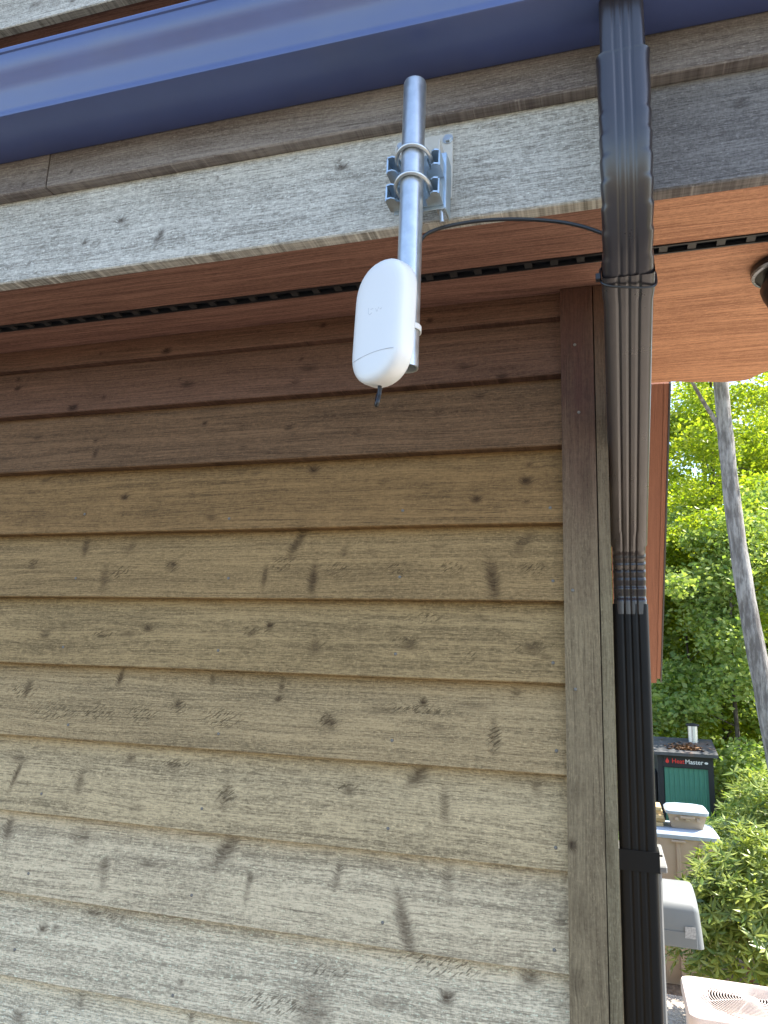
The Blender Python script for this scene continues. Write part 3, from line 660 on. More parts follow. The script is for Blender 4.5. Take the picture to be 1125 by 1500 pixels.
# clamp plate between the two serrated channels
m = MB(); m.box(cx0 + .004, cx1 + .006, 1.1925, 1.1955, z_l - .034, z_u + .026, .0008); m.box(cx1 + .003, cx1 + .006, 1.1956, 1.235, z_l - .034, z_u + .026, .0008)
m.obj('clamp_plate', M_ZINC, br)
for zc in (z_u, z_l):
    ch = MB()
    # channel: web plus two flanges, each flange notched for the pipe with small teeth
    for dz, sgn in ((.0125, 1), (-.0155, -1)):
        for s in (-1, 1):
            xa = PX + s * .0205; xb = cx1 if s > 0 else cx0
            prof = [(xb, 1.192), (xa + s * .0, 1.192), (xa, 1.174), (xa + s * .003, 1.166), (xa + s * .005, 1.170), (xa + s * .008, 1.160), (xa + s * .010, 1.165), (xa + s * .013, 1.154), (xa + s * .019, 1.150), (xb, 1.152)]
            zz = zc + dz - .012
            ch.prism(prof, zz, zz + .0028, 'z')
    ch.box(cx0, cx1, 1.1888, 1.1920, zc - .027, zc + .003)
    ch.box(cx1 - .0005, cx1 + .0024, 1.156, 1.1915, zc - .0272, zc + .0032); ch.box(cx0 - .0024, cx0 + .0005, 1.156, 1.1915, zc - .0272, zc + .0032)
    ch.obj('saddle_channel', M_ZINC, br)
    R_ = PR + .0105; pts = [(PX - R_, 1.252, zc - .012), (PX - R_, 1.21, zc - .010)]
    for k in range(25):
        a = math.pi * k / 24; pts.append((PX - R_ * math.cos(a), PY + .010 - (PR + .0135 + .0005) * math.sin(a) * 1.0 - .0, zc - .010 + .010 * math.sin(a)))
    pts += [(PX + R_, 1.21, zc - .010), (PX + R_, 1.250, zc - .012)]
    ub = MB().tube(pts, .0039, 10).obj('u_bolt', M_GALV, br, smooth=True)
    for s in (-1, 1):
        hx = [(PX + s * R_ + .0075 * math.cos(math.pi / 3 * k), zc - .0105 + .0075 * math.sin(math.pi / 3 * k)) for k in range(6)]
        MB().prism(hx, 1.1958, 1.2025, 'y').obj('nut', M_ZINC, ub)
m = MB(); m.tube([(cx1 - .004, 1.2, z_l - .030), (cx1 - .001, 1.2, z_l - .058)], .0042, 10); m.obj('clamp_bolt', M_GALV, br, smooth=True)

# antenna: a capsule-shaped radio, turned towards the left
ac_ = onY(563, 474, 1.080)
AN = thing('antenna_radio', 'white capsule-shaped plastic antenna tied to the lower end of the steel pipe', 'antenna', (ac_[0], 1.09, ac_[2]))
AW, AH, AD, YAW = .119, .213, .038, math.radians(-31)
def capsule(w, h, n=18, sq=2.25):
    r = w / 2; out = []
    for c, s in ((h / 2 - r, 1), (-(h / 2 - r), -1)):
        for k in range(n + 1):
            a = math.pi * k / n if s > 0 else math.pi + math.pi * k / n
            cx, sx = math.cos(a), math.sin(a)
            out.append((r * math.copysign(abs(cx) ** (2 / sq), cx), c + r * math.copysign(abs(sx) ** (2 / sq), sx)))
    return out
def rotA(x, y, z):
    c, s = math.cos(YAW), math.sin(YAW); tl = math.radians(2.0)
    x, z = x * math.cos(tl) + z * math.sin(tl), z * math.cos(tl) - x * math.sin(tl)
    return (ac_[0] + x * c - y * s, ac_[1] + x * s + y * c, ac_[2] + z)
m = MB(); rings = []
for (ins, y) in ((.030, -AD / 2 - .0035), (.016, -AD / 2 - .0028), (.008, -AD / 2 - .0012), (.0035, -AD / 2 + .0015), (.001, -AD / 2 + .006), (0, -AD / 2 + .012), (0, AD / 2 - .009), (.002, AD / 2 - .004), (.006, AD / 2 - .001), (.010, AD / 2)):
    rings.append([rotA(x * (AW - 2 * ins) / AW, y, z * (AH - 2 * ins) / AH) for x, z in capsule(AW, AH)])
k = len(rings[0]); V = [p for r in rings for p in r]; F = []
for i in range(len(rings) - 1):
    for j in range(k): F.append((i * k + j, i * k + (j + 1) % k, (i + 1) * k + (j + 1) % k, (i + 1) * k + j))
F.append(tuple(range(k))); F.append(tuple(range((len(rings) - 1) * k, len(rings) * k))[::-1])
m.add(V, F); m.obj('casing', M_WHITE, AN, smooth=True)
# seam of the service cover, across the face
def onface(pts, w, dep=.0037): return [rotA(x, -AD / 2 - dep, z) for x, z in pts]
seam = [(-AW / 2 + .012 + (AW - .022) * i / 16, -.062 + .004 * math.sin(math.pi * i / 16)) for i in range(17)]
def yface(x, z):
    e = max(abs(x) / (AW / 2), 0); return -AD / 2 - .0036 + .004 * max(0, (e - .55) / .45) ** 2
MB().tube([rotA(x, yface(x, z), z) for x, z in seam], .00042, 5).obj('cover_seam', M_MARK, AN)
for st in ([(-.016, .012), (-.0155, .002), (-.013, -.001), (-.006, .001)], [(.002, .006), (.006, -.001), (.010, .006)], [(-.010, .0075), (-.004, .008)], [(.013, .001), (.018, .002)]):
    MB().tube([rotA(x, -AD / 2 - .0035, z + .012) for x, z in st], .00035, 4).obj('logo_stroke', M_MARK, AN)
# white tie that straps the casing to the pipe
loop = []
for k in range(49):
    a = 2 * math.pi * k / 48; loop.append((PX + (PR + .0016) * math.cos(a), PY + (PR + .0016) * math.sin(a), .585 + .001 * math.sin(a)))
tv = MB()
for i in range(48):
    a, b = loop[i], loop[i + 1]
    oa = (PX + (PR + .0034) * math.cos(2 * math.pi * i / 48), PY + (PR + .0034) * math.sin(2 * math.pi * i / 48)); ob = (PX + (PR + .0034) * math.cos(2 * math.pi * (i + 1) / 48), PY + (PR + .0034) * math.sin(2 * math.pi * (i + 1) / 48))
    tv.add([(oa[0], oa[1], .574), (ob[0], ob[1], .574), (ob[0], ob[1], .584), (oa[0], oa[1], .584), (a[0], a[1], .574), (b[0], b[1], .574), (b[0], b[1], .584), (a[0], a[1], .584)], [(0, 1, 2, 3), (4, 7, 6, 5), (0, 4, 5, 1), (3, 2, 6, 7)])
tv.obj('white_tie', M_WHITE, AN)
# the cable: out of the casing's foot, up behind it, then across to the downspout
foot = rotA(-.004, .002, -AH / 2 + .004)
tip = Vector((foot[0] - .004, foot[1], foot[2] - .036)); rd = Vector((tip.x / tip.y, 1, tip.z / tip.y))
cb_ = [foot, (foot[0], foot[1], foot[2] - .018), tuple(tip), tuple(tip + rd * .05 + Vector((0, 0, .006))), tuple(tip + rd * .11 + Vector((.006, 0, .03))), (PX - .010, PY + .050, .62), (PX + .002, PY + .045, .68), (PX + .006, PY + .048, .735)]
for (u, v, y) in ((617, 352, 1.205), (640, 336, 1.215), (690, 325, 1.225), (750, 321, 1.232), (810, 324, 1.232), (850, 331, 1.228), (885, 343, 1.222), (910, 356, 1.24)): cb_.append(tuple(onY(u, v, y)))
cb_.append((.05, 1.262, .79))
cb_ = [tuple(p) for p in cb_]
def smooth3(P, n):
    P = [Vector(p) for p in P]; mm = len(P) - 1; out = []
    for i in range(n + 1):
        t = i / n * mm; k = min(int(t), mm - 1); f = t - k
        p0, p1, p2, p3 = P[max(k - 1, 0)], P[k], P[k + 1], P[min(k + 2, mm)]
        out.append(.5 * ((2 * p1) + (-p0 + p2) * f + (2 * p0 - 5 * p1 + 4 * p2 - p3) * f * f + (-p0 + 3 * p1 - 3 * p2 + p3) * f ** 3))
    return out
cable = MB().tube(smooth3(cb_, 160), .0034, 8).obj('antenna_cable', M_BLACK, smooth=True)
tag(cable, 'thin black cable looping from the white antenna to the downspout', 'cable')

# ------------------------------------------------------------------ lamp under the orange soffit
lp = thing('soffit_lamp', 'black round lamp fixed under the orange soffit beside the downspout', 'lamp', (.362, 1.585, .76))
MB().lathe([(.001, .858), (.062, .858), (.066, .852), (.066, .842), (.060, .838), (.030, .836), (.001, .836)], (.362, 1.585, 0), 40).obj('canopy', M_BLACK, lp, smooth=True)
MB().lathe([(.0585, .8376), (.0635, .8395), (.0655, .8418), (.0668, .8418), (.0645, .8375), (.0585, .8362), (.0585, .8376)], (.362, 1.585, 0), 40).obj('rim', M_LAMPG, lp, smooth=True)
MB().lathe([(.001, .836), (.046, .836), (.051, .822), (.056, .808), (.052, .792), (.044, .775), (.040, .755), (.034, .745), (.001, .745)], (.367, 1.585, 0), 32).obj('lamp_head', M_BLACK, lp, smooth=True)

# ------------------------------------------------------------------ boxes on the sunny side wall
ub = thing('utility_box', 'tall grey metal utility box on the side wall behind the downspout', 'utility box', (.05, 2.45, -1.6))
bz = -.2128 * 2.3
MB().box(-.02, .108, 2.312, 2.60, -1.6, bz - .012, .004).obj('box_body', M_GREYB, ub)
MB().box(-.02, .122, 2.300, 2.60, bz - .0118, bz + .006, .003).obj('lid', M_GREYB, ub)
MB().box(.0, .094, 2.306, 2.3118, -1.55, bz - .02, .002).obj('cover', M_GREYB, ub)
hd = thing('vent_hood', 'pale grey rounded vent hood sticking out from the side wall', 'vent hood', (.12, 3.0, -.9))
y0h, y1h = 2.96, 3.14
xr, zt_, zb_ = .0838 * y0h, -.2368 * y0h, -.2945 * y0h
arc = [(y1h - (y1h - y0h) * math.sin(q), zt_ - .055 + .055 * math.cos(q)) for q in [math.pi / 2 * i / 8 for i in range(9)]]
prof = [(y1h, zb_)] + arc + [(y0h, zb_ + .052), (y0h - .0, zb_)]
m = MB(); n_ = len(prof); V = []
for xx, sc in ((-.02, 1.0), (xr - .020, 1.0), (xr - .010, .985), (xr - .003, .95), (xr + .001, .90)):
    for (y, z) in prof:
        V.append((xx + (zt_ - z) * .09, y1h + (y - y1h) * sc, zb_ + (z - zb_) * (sc if z > zb_ + .06 else 1)))
m.add(V, [(i * n_ + j, i * n_ + (j + 1) % n_, (i + 1) * n_ + (j + 1) % n_, (i + 1) * n_ + j) for i in range(4) for j in range(n_)] + [tuple(range(n_)), tuple(range(4 * n_, 5 * n_))])
m.obj('hood_shell', M_HOOD, hd, smooth=True)
MB().box(-.018, xr - .006, y0h - .003, y0h - .0002, zb_ + .003, zb_ + .05, .001).obj('front_lip', M_HOOD, hd)
sx = onY(1012, 1372, y0h)
MB().box(sx[0] - .018, sx[0] + .016, y0h - .0045, y0h - .0032, sx[2] - .006, sx[2] + .030).obj('sticker', M_STICK, hd)

# ------------------------------------------------------------------ air conditioner
AX0, AX1, AY0, AY1, AZT, AZB = .405, 1.25, 5.82, 6.58, -2.115, -2.86
acu = thing('air_conditioner', 'pale beige air conditioner with round wire fan grille on top', 'air conditioner', ((AX0 + AX1) / 2, (AY0 + AY1) / 2, AZB))
def rrect(x0, x1, y0, y1, r, n=6):
    out = []
    for cx, cy, a0 in ((x1 - r, y1 - r, 0), (x0 + r, y1 - r, 90), (x0 + r, y0 + r, 180), (x1 - r, y0 + r, 270)):
        for k in range(n + 1):
            a = math.radians(a0 + 90 * k / n); out.append((cx + r * math.cos(a), cy + r * math.sin(a)))
    return out
def ringed(levels, hole=None):
    m = MB(); L = [[(x, y, z) for x, y in rrect(AX0 + i, AX1 - i, AY0 + i, AY1 - i, .07 - i * .3)] for i, z in levels]
    k = len(L[0]); V = [p for l in L for p in l]
    F = [(a * k + j, a * k + (j + 1) % k, (a + 1) * k + (j + 1) % k, (a + 1) * k + j) for a in range(len(L) - 1) for j in range(k)]
    return m, V, F, k, len(L)
gcx, gcy, gr = (AX0 + AX1) / 2, (AY0 + AY1) / 2, .325
m, V, F, k, nl = ringed([(0.02, AZT - .09), (0, AZT - .085), (0, AZT - .02), (.006, AZT - .006), (.02, AZT)])
top = [(gcx + gr * math.cos(2 * math.pi * j / k + math.pi / 8 - .3), gcy + gr * math.sin(2 * math.pi * j / k + math.pi / 8 - .3), AZT + .006) for j in range(k)]
b0_ = len(V); V += top; V += [(x, y, AZT - .03) for x, y, z in top]
# pair up outline and circle by angle
ol = V[(nl - 1) * k:nl * k]; ang = [math.atan2(p[1] - gcy, p[0] - gcx) for p in ol]
V[b0_:b0_ + k] = [(gcx + gr * math.cos(a), gcy + gr * math.sin(a), AZT + .006) for a in ang]
V[b0_ + k:b0_ + 2 * k] = [(gcx + gr * math.cos(a), gcy + gr * math.sin(a), AZT - .05) for a in ang]
for j in range(k):
    j2 = (j + 1) % k; F.append(((nl - 1) * k + j, (nl - 1) * k + j2, b0_ + j2, b0_ + j)); F.append((b0_ + j, b0_ + j2, b0_ + k + j2, b0_ + k + j))
m.add(V, F); m.obj('top_cover', M_AC, acu, smooth=True)
m, V, F, k, nl = ringed([(.025, AZB), (.025, AZT - .085)]); m.add(V, F + [tuple(range(k))]); m.obj('cabinet', M_AC, acu)
for i in range(14):
    zz = AZB + .08 + i * .04; m = MB(); m.box(AX0 + .09, AX1 - .09, AY0 + .016, AY0 + .0245, zz, zz + .016); m.obj('louvre_slat', M_AC, acu)
MB().lathe([(.001, -.12), (gr - .002, -.12), (gr - .002, -.045)], (gcx, gcy, AZT), 40).obj('fan_well', M_ACD, acu)
for i in range(15):
    r = .055 + i * .0185
    MB().tube([(gcx + r * math.cos(2 * math.pi * q / 48), gcy + r * math.sin(2 * math.pi * q / 48), AZT + .006 + .02 * (1 - (r / gr) ** 2)) for q in range(49)], .0032, 5, False).obj('grille_ring', M_AC, acu, smooth=True)
for q in range(8):
    a = 2 * math.pi * q / 8 + .35
    MB().tube([(gcx + r * math.cos(a), gcy + r * math.sin(a), AZT + .002 + .02 * (1 - (r / gr) ** 2)) for r in (.05, .12, .2, .28, gr)], .004, 5).obj('grille_spoke', M_AC, acu)
MB().lathe([(.001, .03), (.045, .028), (.055, .018), (.055, .012)], (gcx, gcy, AZT), 24).obj('motor_cap', M_AC, acu, smooth=True)
MB().box(AX0 - .06, AX1 + .06, AY0 - .06, AY1 + .06, AZB - .12, AZB - .001).obj('pad', M_FOUND, acu)

# ------------------------------------------------------------------ outdoor furnace among the trees
FY = 15.0
fx0, fx1 = .70, 1.62; fz1 = -1.24; fz0 = -3.22
fu = thing('outdoor_furnace', 'black outdoor wood furnace with green ribbed front, red and white sign', 'furnace', ((fx0 + fx1) / 2, FY + .8, fz0))
MB().box(fx0, fx1, FY, FY + 1.5, fz0, fz1).obj('body', M_FBLK, fu)
# roof, front edge low
MB().prism([(FY - .16, fz1 - .02), (FY - .16, fz1 + .035), (FY + .75, fz1 + .235), (FY + 1.66, fz1 + .035), (FY + 1.66, fz1 - .02)], fx0 - .09, fx1 + .08, 'x').obj('roof', M_FROOF, fu)
for i in range(9):
    xa = fx0 + .10 + i * .083
    MB().prism([(xa, FY - .012), (xa + .010, FY - .030), (xa + .030, FY - .030), (xa + .040, FY - .018), (xa + .0815, FY - .018), (xa + .0815, FY - .012)], fz0 + .35, fz1 - .235, 'z').obj('green_panel', M_FGRN, fu)
MB().box(fx0 - .004, fx0 + .09, FY - .05, FY - .0005, fz0, fz1 - .021).obj('front_post', M_FBLK, fu)
MB().box(fx1 - .085, fx1 + .004, FY - .05, FY - .0005, fz0, fz1 - .021).obj('front_post', M_FBLK, fu)
sgn = MB().box(fx0 + .091, fx1 - .086, FY - .06, FY - .0006, fz1 - .225, fz1 - .021).obj('sign_board', M_FBLK, fu)
def text(body, x, z, size, mat, par, y):
    c = bpy.data.curves.new('lettering', 'FONT'); c.body = body; c.size = size; c.extrude = .002; c.offset = .0012
    o = bpy.data.objects.new('lettering', c); COL.objects.link(o)
    dg = bpy.context.evaluated_depsgraph_get(); me = bpy.data.meshes.new_from_object(o.evaluated_get(dg)); bpy.data.objects.remove(o)
    me.materials.clear(); me.materials.append(mat)
    wd = max(v.co.x for v in me.vertices)
    q = bpy.data.objects.new('lettering', me); COL.objects.link(q); q.rotation_euler = (math.pi / 2, 0, 0); place(q, (x, y, z), par); return wd
bpy.context.view_layer.update()
tx = fx0 + .235
w = text('Heat', tx, fz1 - .153, .108, M_RED, sgn, FY - .063)
w2 = text('Master', tx + w + .008, fz1 - .153, .108, M_SWH, sgn, FY - .063)
MB().prism([(tx - .075 + .030 * math.cos(a) * (1 if math.sin(a) < 0 else 1 - math.sin(a) * .8), fz1 - .125 + .035 * math.sin(a) * (1.7 if math.sin(a) > 0 else 1)) for a in [2 * math.pi * i / 16 for i in range(16)]], FY - .066, FY - .0605, 'y').obj('flame_mark', M_RED, sgn)
MB().prism([(tx + w + w2 + .055 + .032 * math.cos(a), fz1 - .125 + .020 * math.sin(a)) for a in [2 * math.pi * i / 12 for i in range(12)]], FY - .066, FY - .0605, 'y').obj('round_mark', M_SWH, sgn)
chx = .0877 * (FY + .55)
ch = MB().lathe([(.085, fz1 + .15), (.085, fz1 + .47), (.075, fz1 + .47)], (chx, FY + .55, 0), 20).obj('chimney', M_GALV, fu, smooth=True)
MB().lathe([(.10, fz1 + .475), (.12, fz1 + .48), (.115, fz1 + .51), (.001, fz1 + .53)], (chx, FY + .55, 0), 20).obj('chimney_cap', M_FBLK, ch, smooth=True)
MB().box(fx0 - .10, fx0 - .005, FY + .25, FY + .9, fz0 + .5, fz1 - .35, .02).obj('side_cabinet', M_FBLK, fu)
# dry leaves lying on its roof
V = []; F = []
for i in range(260):
    q = rng.normal(0, 1, 2) * (.16, .20); x = 1.22 + q[0]; y = FY + .2 + abs(q[1]) - .2; zr = fz1 + .035 + (y - FY + .16) * .2198 + rng.uniform(.003, .03)
    if not (fx0 < x < fx1 and FY - .15 < y < FY + .74): continue
    a = rng.uniform(0, 6.28); s = rng.uniform(.02, .05); n0 = len(V); u = np.array([math.cos(a), math.sin(a), rng.uniform(-.3, .5)]) * s; v = np.array([-math.sin(a), math.cos(a), rng.uniform(-.3, .5)]) * s * .6; c = np.array([x, y, zr])
    V += [c - u, c + v, c + u, c - v]; F.append((n0, n0 + 1, n0 + 2, n0 + 3))
tag(mesh_obj('dry_leaves', V, F, L_LITTER, None, (1.22, FY, fz1)), 'drift of dry brown leaves on the black furnace roof', 'leaves', kind='stuff')

# ------------------------------------------------------------------ storage bins and lumber behind the bush
def bin_(name, label, x0, x1, y0, y1, z0, z1, lid, lab):
    t = thing(name, label, lab, ((x0 + x1) / 2, (y0 + y1) / 2, z0))
    m = MB(); k = .04
    V = [(x0 + k, y0 + k, z0), (x1 - k, y0 + k, z0), (x1 - k, y1 - k, z0), (x0 + k, y1 - k, z0), (x0, y0, z1 - lid), (x1, y0, z1 - lid), (x1, y1, z1 - lid), (x0, y1, z1 - lid)]
    m.add(V, [(0, 3, 2, 1), (4, 5, 6, 7), (0, 1, 5, 4), (1, 2, 6, 5), (2, 3, 7, 6), (3, 0, 4, 7)]); m.obj('tub', M_TAN, t)
    L = []; m = MB()
    for i, z in ((-.02, z1 - lid + .001), (-.025, z1 - lid * .55), (0.0, z1 - lid * .2), (.06, z1), ):
        L.append([(x, y, z) for x, y in rrect(x0 + i, x1 - i, y0 + i, y1 - i, .06)])
    k = len(L[0]); F = [(a * k + j, a * k + (j + 1) % k, (a + 1) * k + (j + 1) % k, (a + 1) * k + j) for a in range(3) for j in range(k)] + [tuple(range(3 * k, 4 * k)), tuple(range(k))[::-1]]
    m.add([p for l in L for p in l], F); m.obj('lid', M_LID, t, smooth=True)
    for q in (.22, .5, .78):
        xx = x0 + (x1 - x0) * q; MB().box(xx - .02, xx + .02, y0 - .012, y0 + .02, z0 + .08, z1 - lid - .03, .004).obj('rib', M_TAN, t)
    MB().box((x0 + x1) / 2 - .07, (x0 + x1) / 2 + .07, y0 - .03, y0 - .0125, z1 - lid - .035, z1 - lid - .012, .004).obj('handle', M_TAN, t)
    return t
bin_('storage_bin', 'large tan storage bin with lid coloured like reflected sky behind the bush', .20, .97, 8.9, 9.5, -3.02, -1.50, .085, 'storage bin')
bin_('storage_tote', 'small tan tote with lid coloured like reflected sky standing on the large bin', .50, .885, 8.98, 9.38, -1.498, -1.285, .07, 'storage bin')
for i, (x0, x1, z, dy) in enumerate(((.24, .455, -1.497, 0), (.23, .475, -1.458, .03), (.25, .46, -1.419, -.01), (.22, .45, -1.380, .02), (.27, .44, -1.341, .0))):
    o = MB().box(x0, x1, 9.02 + dy, 9.36 + dy, z, z + .037, .003).obj('lumber_offcut', M_LUM)
    tag(o, ['bottom', 'second', 'middle', 'fourth', 'top'][i] + ' pale lumber offcut in the stack beside the small tote', 'lumber', 'lumber offcuts stacked on the bin')

# ------------------------------------------------------------------ plants
def leaf_mesh(name, C, U, Vv, mat, parent, origin, fold=.25):
    """leaves as folded rhombs: C centre, U half length vector, Vv half width vector"""
    n = len(C); N = np.cross(U, Vv); N /= np.linalg.norm(N, axis=1, keepdims=True) + 1e-9
    lw = np.linalg.norm(Vv, axis=1, keepdims=True)
    P = np.stack([C - U, C + Vv - U * .1 + N * lw * fold, C + U, C - Vv - U * .1 + N * lw * fold], 1).reshape(-1, 3)
    i = np.arange(n) * 4
    F = np.concatenate([np.stack([i, i + 1, i + 2], 1), np.stack([i, i + 2, i + 3], 1)])
    me = bpy.data.meshes.new(name); P = P - np.array(origin)
    me.vertices.add(len(P)); me.vertices.foreach_set('co', P.astype(np.float32).ravel())
    me.loops.add(F.size); me.loops.foreach_set('vertex_index', F.astype(np.int32).ravel())
    me.polygons.add(len(F)); me.polygons.foreach_set('loop_start', np.arange(0, F.size, 3, dtype=np.int32)); me.polygons.foreach_set('loop_total', np.full(len(F), 3, np.int32))
    me.materials.append(mat); me.update(); me.validate()
    o = bpy.data.objects.new(name, me); COL.objects.link(o); place(o, origin, parent); return o
def rand_dirs(n, flat=.5):
    v = rng.normal(0, 1, (n, 3)); v[:, 2] *= flat; return v / np.linalg.norm(v, axis=1, keepdims=True)
def crown_pts(n, blobs):
    w = np.array([b[3] ** 2 for b in blobs]); ch = rng.choice(len(blobs), n, p=w / w.sum())
    B_ = np.array([b[:4] for b in blobs])[ch]
    d = rng.normal(0, 1, (n, 3)); d /= np.linalg.norm(d, axis=1, keepdims=True)
    r = rng.uniform(.05, 1.0, (n, 1)) ** .55 * rng.uniform(.8, 1.45, (n, 1))
    P = B_[:, :3] + d * r * B_[:, 3:4] * np.array([1, 1, .62])
    return P

def leaf_set(P, size):
    n = len(P); U = rand_dirs(n, .45); U[:, 2] -= .18; s = size * rng.uniform(.65, 1.25, (n, 1)); U = U / np.linalg.norm(U, axis=1, keepdims=True) * s
    R_ = rand_dirs(n, .5); Wd = np.cross(U, R_); Wd = Wd / (np.linalg.norm(Wd, axis=1, keepdims=True) + 1e-9) * s * .55
    return P, U, Wd

def make_tree(name, label, x, y, h, rad, bark, leaf, lean=(0, 0), crown0=.3, nblob=26, nleaf=9000, lsize=.07, spread=2.2, group='woodland trees behind the furnace', limbs=6):
    z0 = float(gz(x, y)) - .05
    t = thing(name, label, 'tree', (x, y, z0), group)
    pts = []; rr = []
    for i in range(13):
        s = i / 12; pts.append((x + lean[0] * s + .10 * math.sin(s * 5 + x) * s, y + lean[1] * s, z0 + h * s)); rr.append(rad * (1 - .72 * s) * (1 + .5 * math.exp(-s * 22)))
    m = MB(); m.tube(pts, rr, 14)
    blobs = []
    def at(s): i = min(int(s * 12), 11); f = s * 12 - i; return Vector(pts[i]).lerp(Vector(pts[i + 1]), f)
    for q in range(limbs):
        s = crown0 + (1 - crown0) * (q + .5) / limbs * .9; a = q * 2.4 + x; L = spread * rng.uniform(.6, 1.1) * (1.15 - s * .5)
        b = at(s); e = b + Vector((math.cos(a) * L, math.sin(a) * L, L * rng.uniform(.15, .5)))
        md = b.lerp(e, .5) + Vector((0, 0, .12 * L)); r0 = rad * .30 * (1.1 - s * .6)
        m.tube([b, md, e], [r0, r0 * .6, r0 * .15], 7)
        for k in range(max(1, nblob // limbs)):
            c = b.lerp(e, rng.uniform(.25, 1.15)); blobs.append((c.x + rng.normal(0, .3), c.y + rng.normal(0, .3), c.z + rng.normal(0, .35), rng.uniform(.35, .85) * spread / 2.2))
    for k in range(4):
        c = at(1.0 - .06 * k); blobs.append((c.x + rng.normal(0, .4), c.y + rng.normal(0, .4), c.z + .2, .8 * spread / 2.2))
    m.obj('trunk', bark, t, smooth=True)
    leaf_mesh('crown', *leaf_set(crown_pts(nleaf, blobs), lsize), leaf, t, (x, y, z0 + h * crown0))
    return t
def copy_tree(src, label, x, y, sc, rot):
    z0 = float(gz(x, y)) - .05
    c = src.copy(); COL.objects.link(c); c.location = (x, y, z0 + EYE); c.rotation_euler = (0, 0, rot); c.scale = (sc, sc, sc); c['label'] = label
    for chd in src.children:
        d = chd.copy(); COL.objects.link(d); d.parent = c
    return c

# the big grey trunk and its pale side stem: leaning, bare up to its crown
TY = 14.0
p0 = onY(1053, 560, TY); p1 = onY(1111, 960, TY)
zb = float(gz(2.5, TY)) - .05
dxdz = (p0[0] - p1[0]) / (p0[2] - p1[2]); xb = p1[0] + dxdz * (zb - p1[2]); Ht = 13.5
big = thing('oak_tree', 'tall leaning tree with thick furrowed grey trunk beside the furnace clearing', 'tree', (xb, TY, zb))
pts = [(xb + dxdz * Ht * s + .07 * math.sin(s * 9 + 1), TY, zb + Ht * s) for s in np.linspace(0, 1, 30)]
rr = [.175 * (1 - .45 * s) * (1 + .5 * math.exp(-s * 24)) + .006 * math.sin(s * 71) for s in np.linspace(0, 1, 30)]
m = MB(); m.tube(pts, rr, 22)
j0 = onY(1049, 618, TY); j1 = onY(1028, 585, TY - .2); j2 = onY(1012, 556, TY - .5); j3 = onY(1000, 500, TY - .8)
m.tube([(j0[0] + .05, TY, j0[2] - .15), tuple(j0), tuple(j1), tuple(j2), tuple(j3)], [.05, .042, .034, .028, .015], 8)
m.obj('trunk', M_BARK, big, smooth=True)
bl = [(xb + dxdz * Ht + rng.normal(0, 1.6), TY + rng.normal(0, 1.4), zb + Ht - rng.uniform(-.5, 3.6), rng.uniform(.5, 1.1)) for _ in range(26)]
bl += [(j3[0] + rng.normal(0, .5), TY - .6 + rng.normal(0, .6), j3[2] + rng.normal(.4, .4), .6) for _ in range(4)]
leaf_mesh('crown', *leaf_set(crown_pts(11000, bl), .085), L_YEL, big, (xb, TY, zb + Ht * .7))

GA = 'woodland trees behind the furnace'
kinds = [
 dict(name='beech_tree', label='slender woodland tree with sunny yellow-green leaves', bark=M_BARKD, leaf=L_YEL, h=11.5, rad=.13, crown0=.22, spread=2.5, nleaf=22000, nblob=48, limbs=10),
 dict(name='maple_tree', label='woodland tree with mid green leaves and thin dark trunk', bark=M_BARKD, leaf=L_MID, h=10.0, rad=.11, crown0=.14, spread=2.4, nleaf=22000, nblob=48, limbs=11),
 dict(name='understory_tree', label='low woodland sapling with tiers of cool green leaves', bark=M_BARKD, leaf=L_DEEP, h=6.2, rad=.06, crown0=.06, spread=1.9, nleaf=17000, nblob=34, limbs=9, lsize=.062),
 dict(name='sunny_sapling', label='low woodland sapling with bright backlit leaves', bark=M_BARKD, leaf=L_YEL, h=6.6, rad=.05, crown0=.08, spread=1.7, nleaf=15000, nblob=34, limbs=9, lsize=.06)]
spots = [[(2.7, 21.5), (4.9, 24.5), (.9, 27), (3.6, 31), (7.6, 36), (-2.0, 33), (1.6, 38), (5.0, 42), (10, 44)],
         [(-.6, 25), (2.2, 34), (5.6, 33), (-3.5, 37), (4.4, 39), (.4, 44), (8.0, 46)],
         [(2.3, 16.6), (.4, 18.4), (3.6, 19.0), (1.4, 21.5), (-1.2, 21), (4.6, 23), (2.4, 25), (.4, 30), (6.4, 28)],
         [(3.0, 17.6), (1.6, 18.6), (.6, 20.2), (4.3, 20.6), (2.9, 22.3), (2.0, 28), (-.6, 23.5), (4.2, 27), (1.2, 33), (5.6, 24.5), (3.4, 35)]]
for kd, sp in zip(kinds, spots):
    src = None
    for (x, y) in sp:
        if src is None: src = make_tree(x=x, y=y, group=GA, **kd)
        else: copy_tree(src, kd['label'], x, y, rng.uniform(.82, 1.2), rng.uniform(0, 6.28))
# the wood closing off the view: one far mass
P = np.stack([rng.uniform(-22, 42, 42000), rng.uniform(46, 70, 42000), rng.uniform(0, 1, 42000)], 1)
cl = .5 + .5 * np.sin(P[:, 0] * .9 + 2 * np.sin(P[:, 1] * .4)) * np.sin(P[:, 1] * .7 + P[:, 0] * .3)
P[:, 2] = gz(P[:, 0], P[:, 1]) + P[:, 2] * (9 + 7 * cl)
c_, u_, w_ = leaf_set(P, .26)
far = leaf_mesh('far_woods', c_, u_, w_, L_MID, None, (8, 58, 0)); tag(far, 'far leafy wood closing off the view behind the trees', 'woods', kind='stuff')
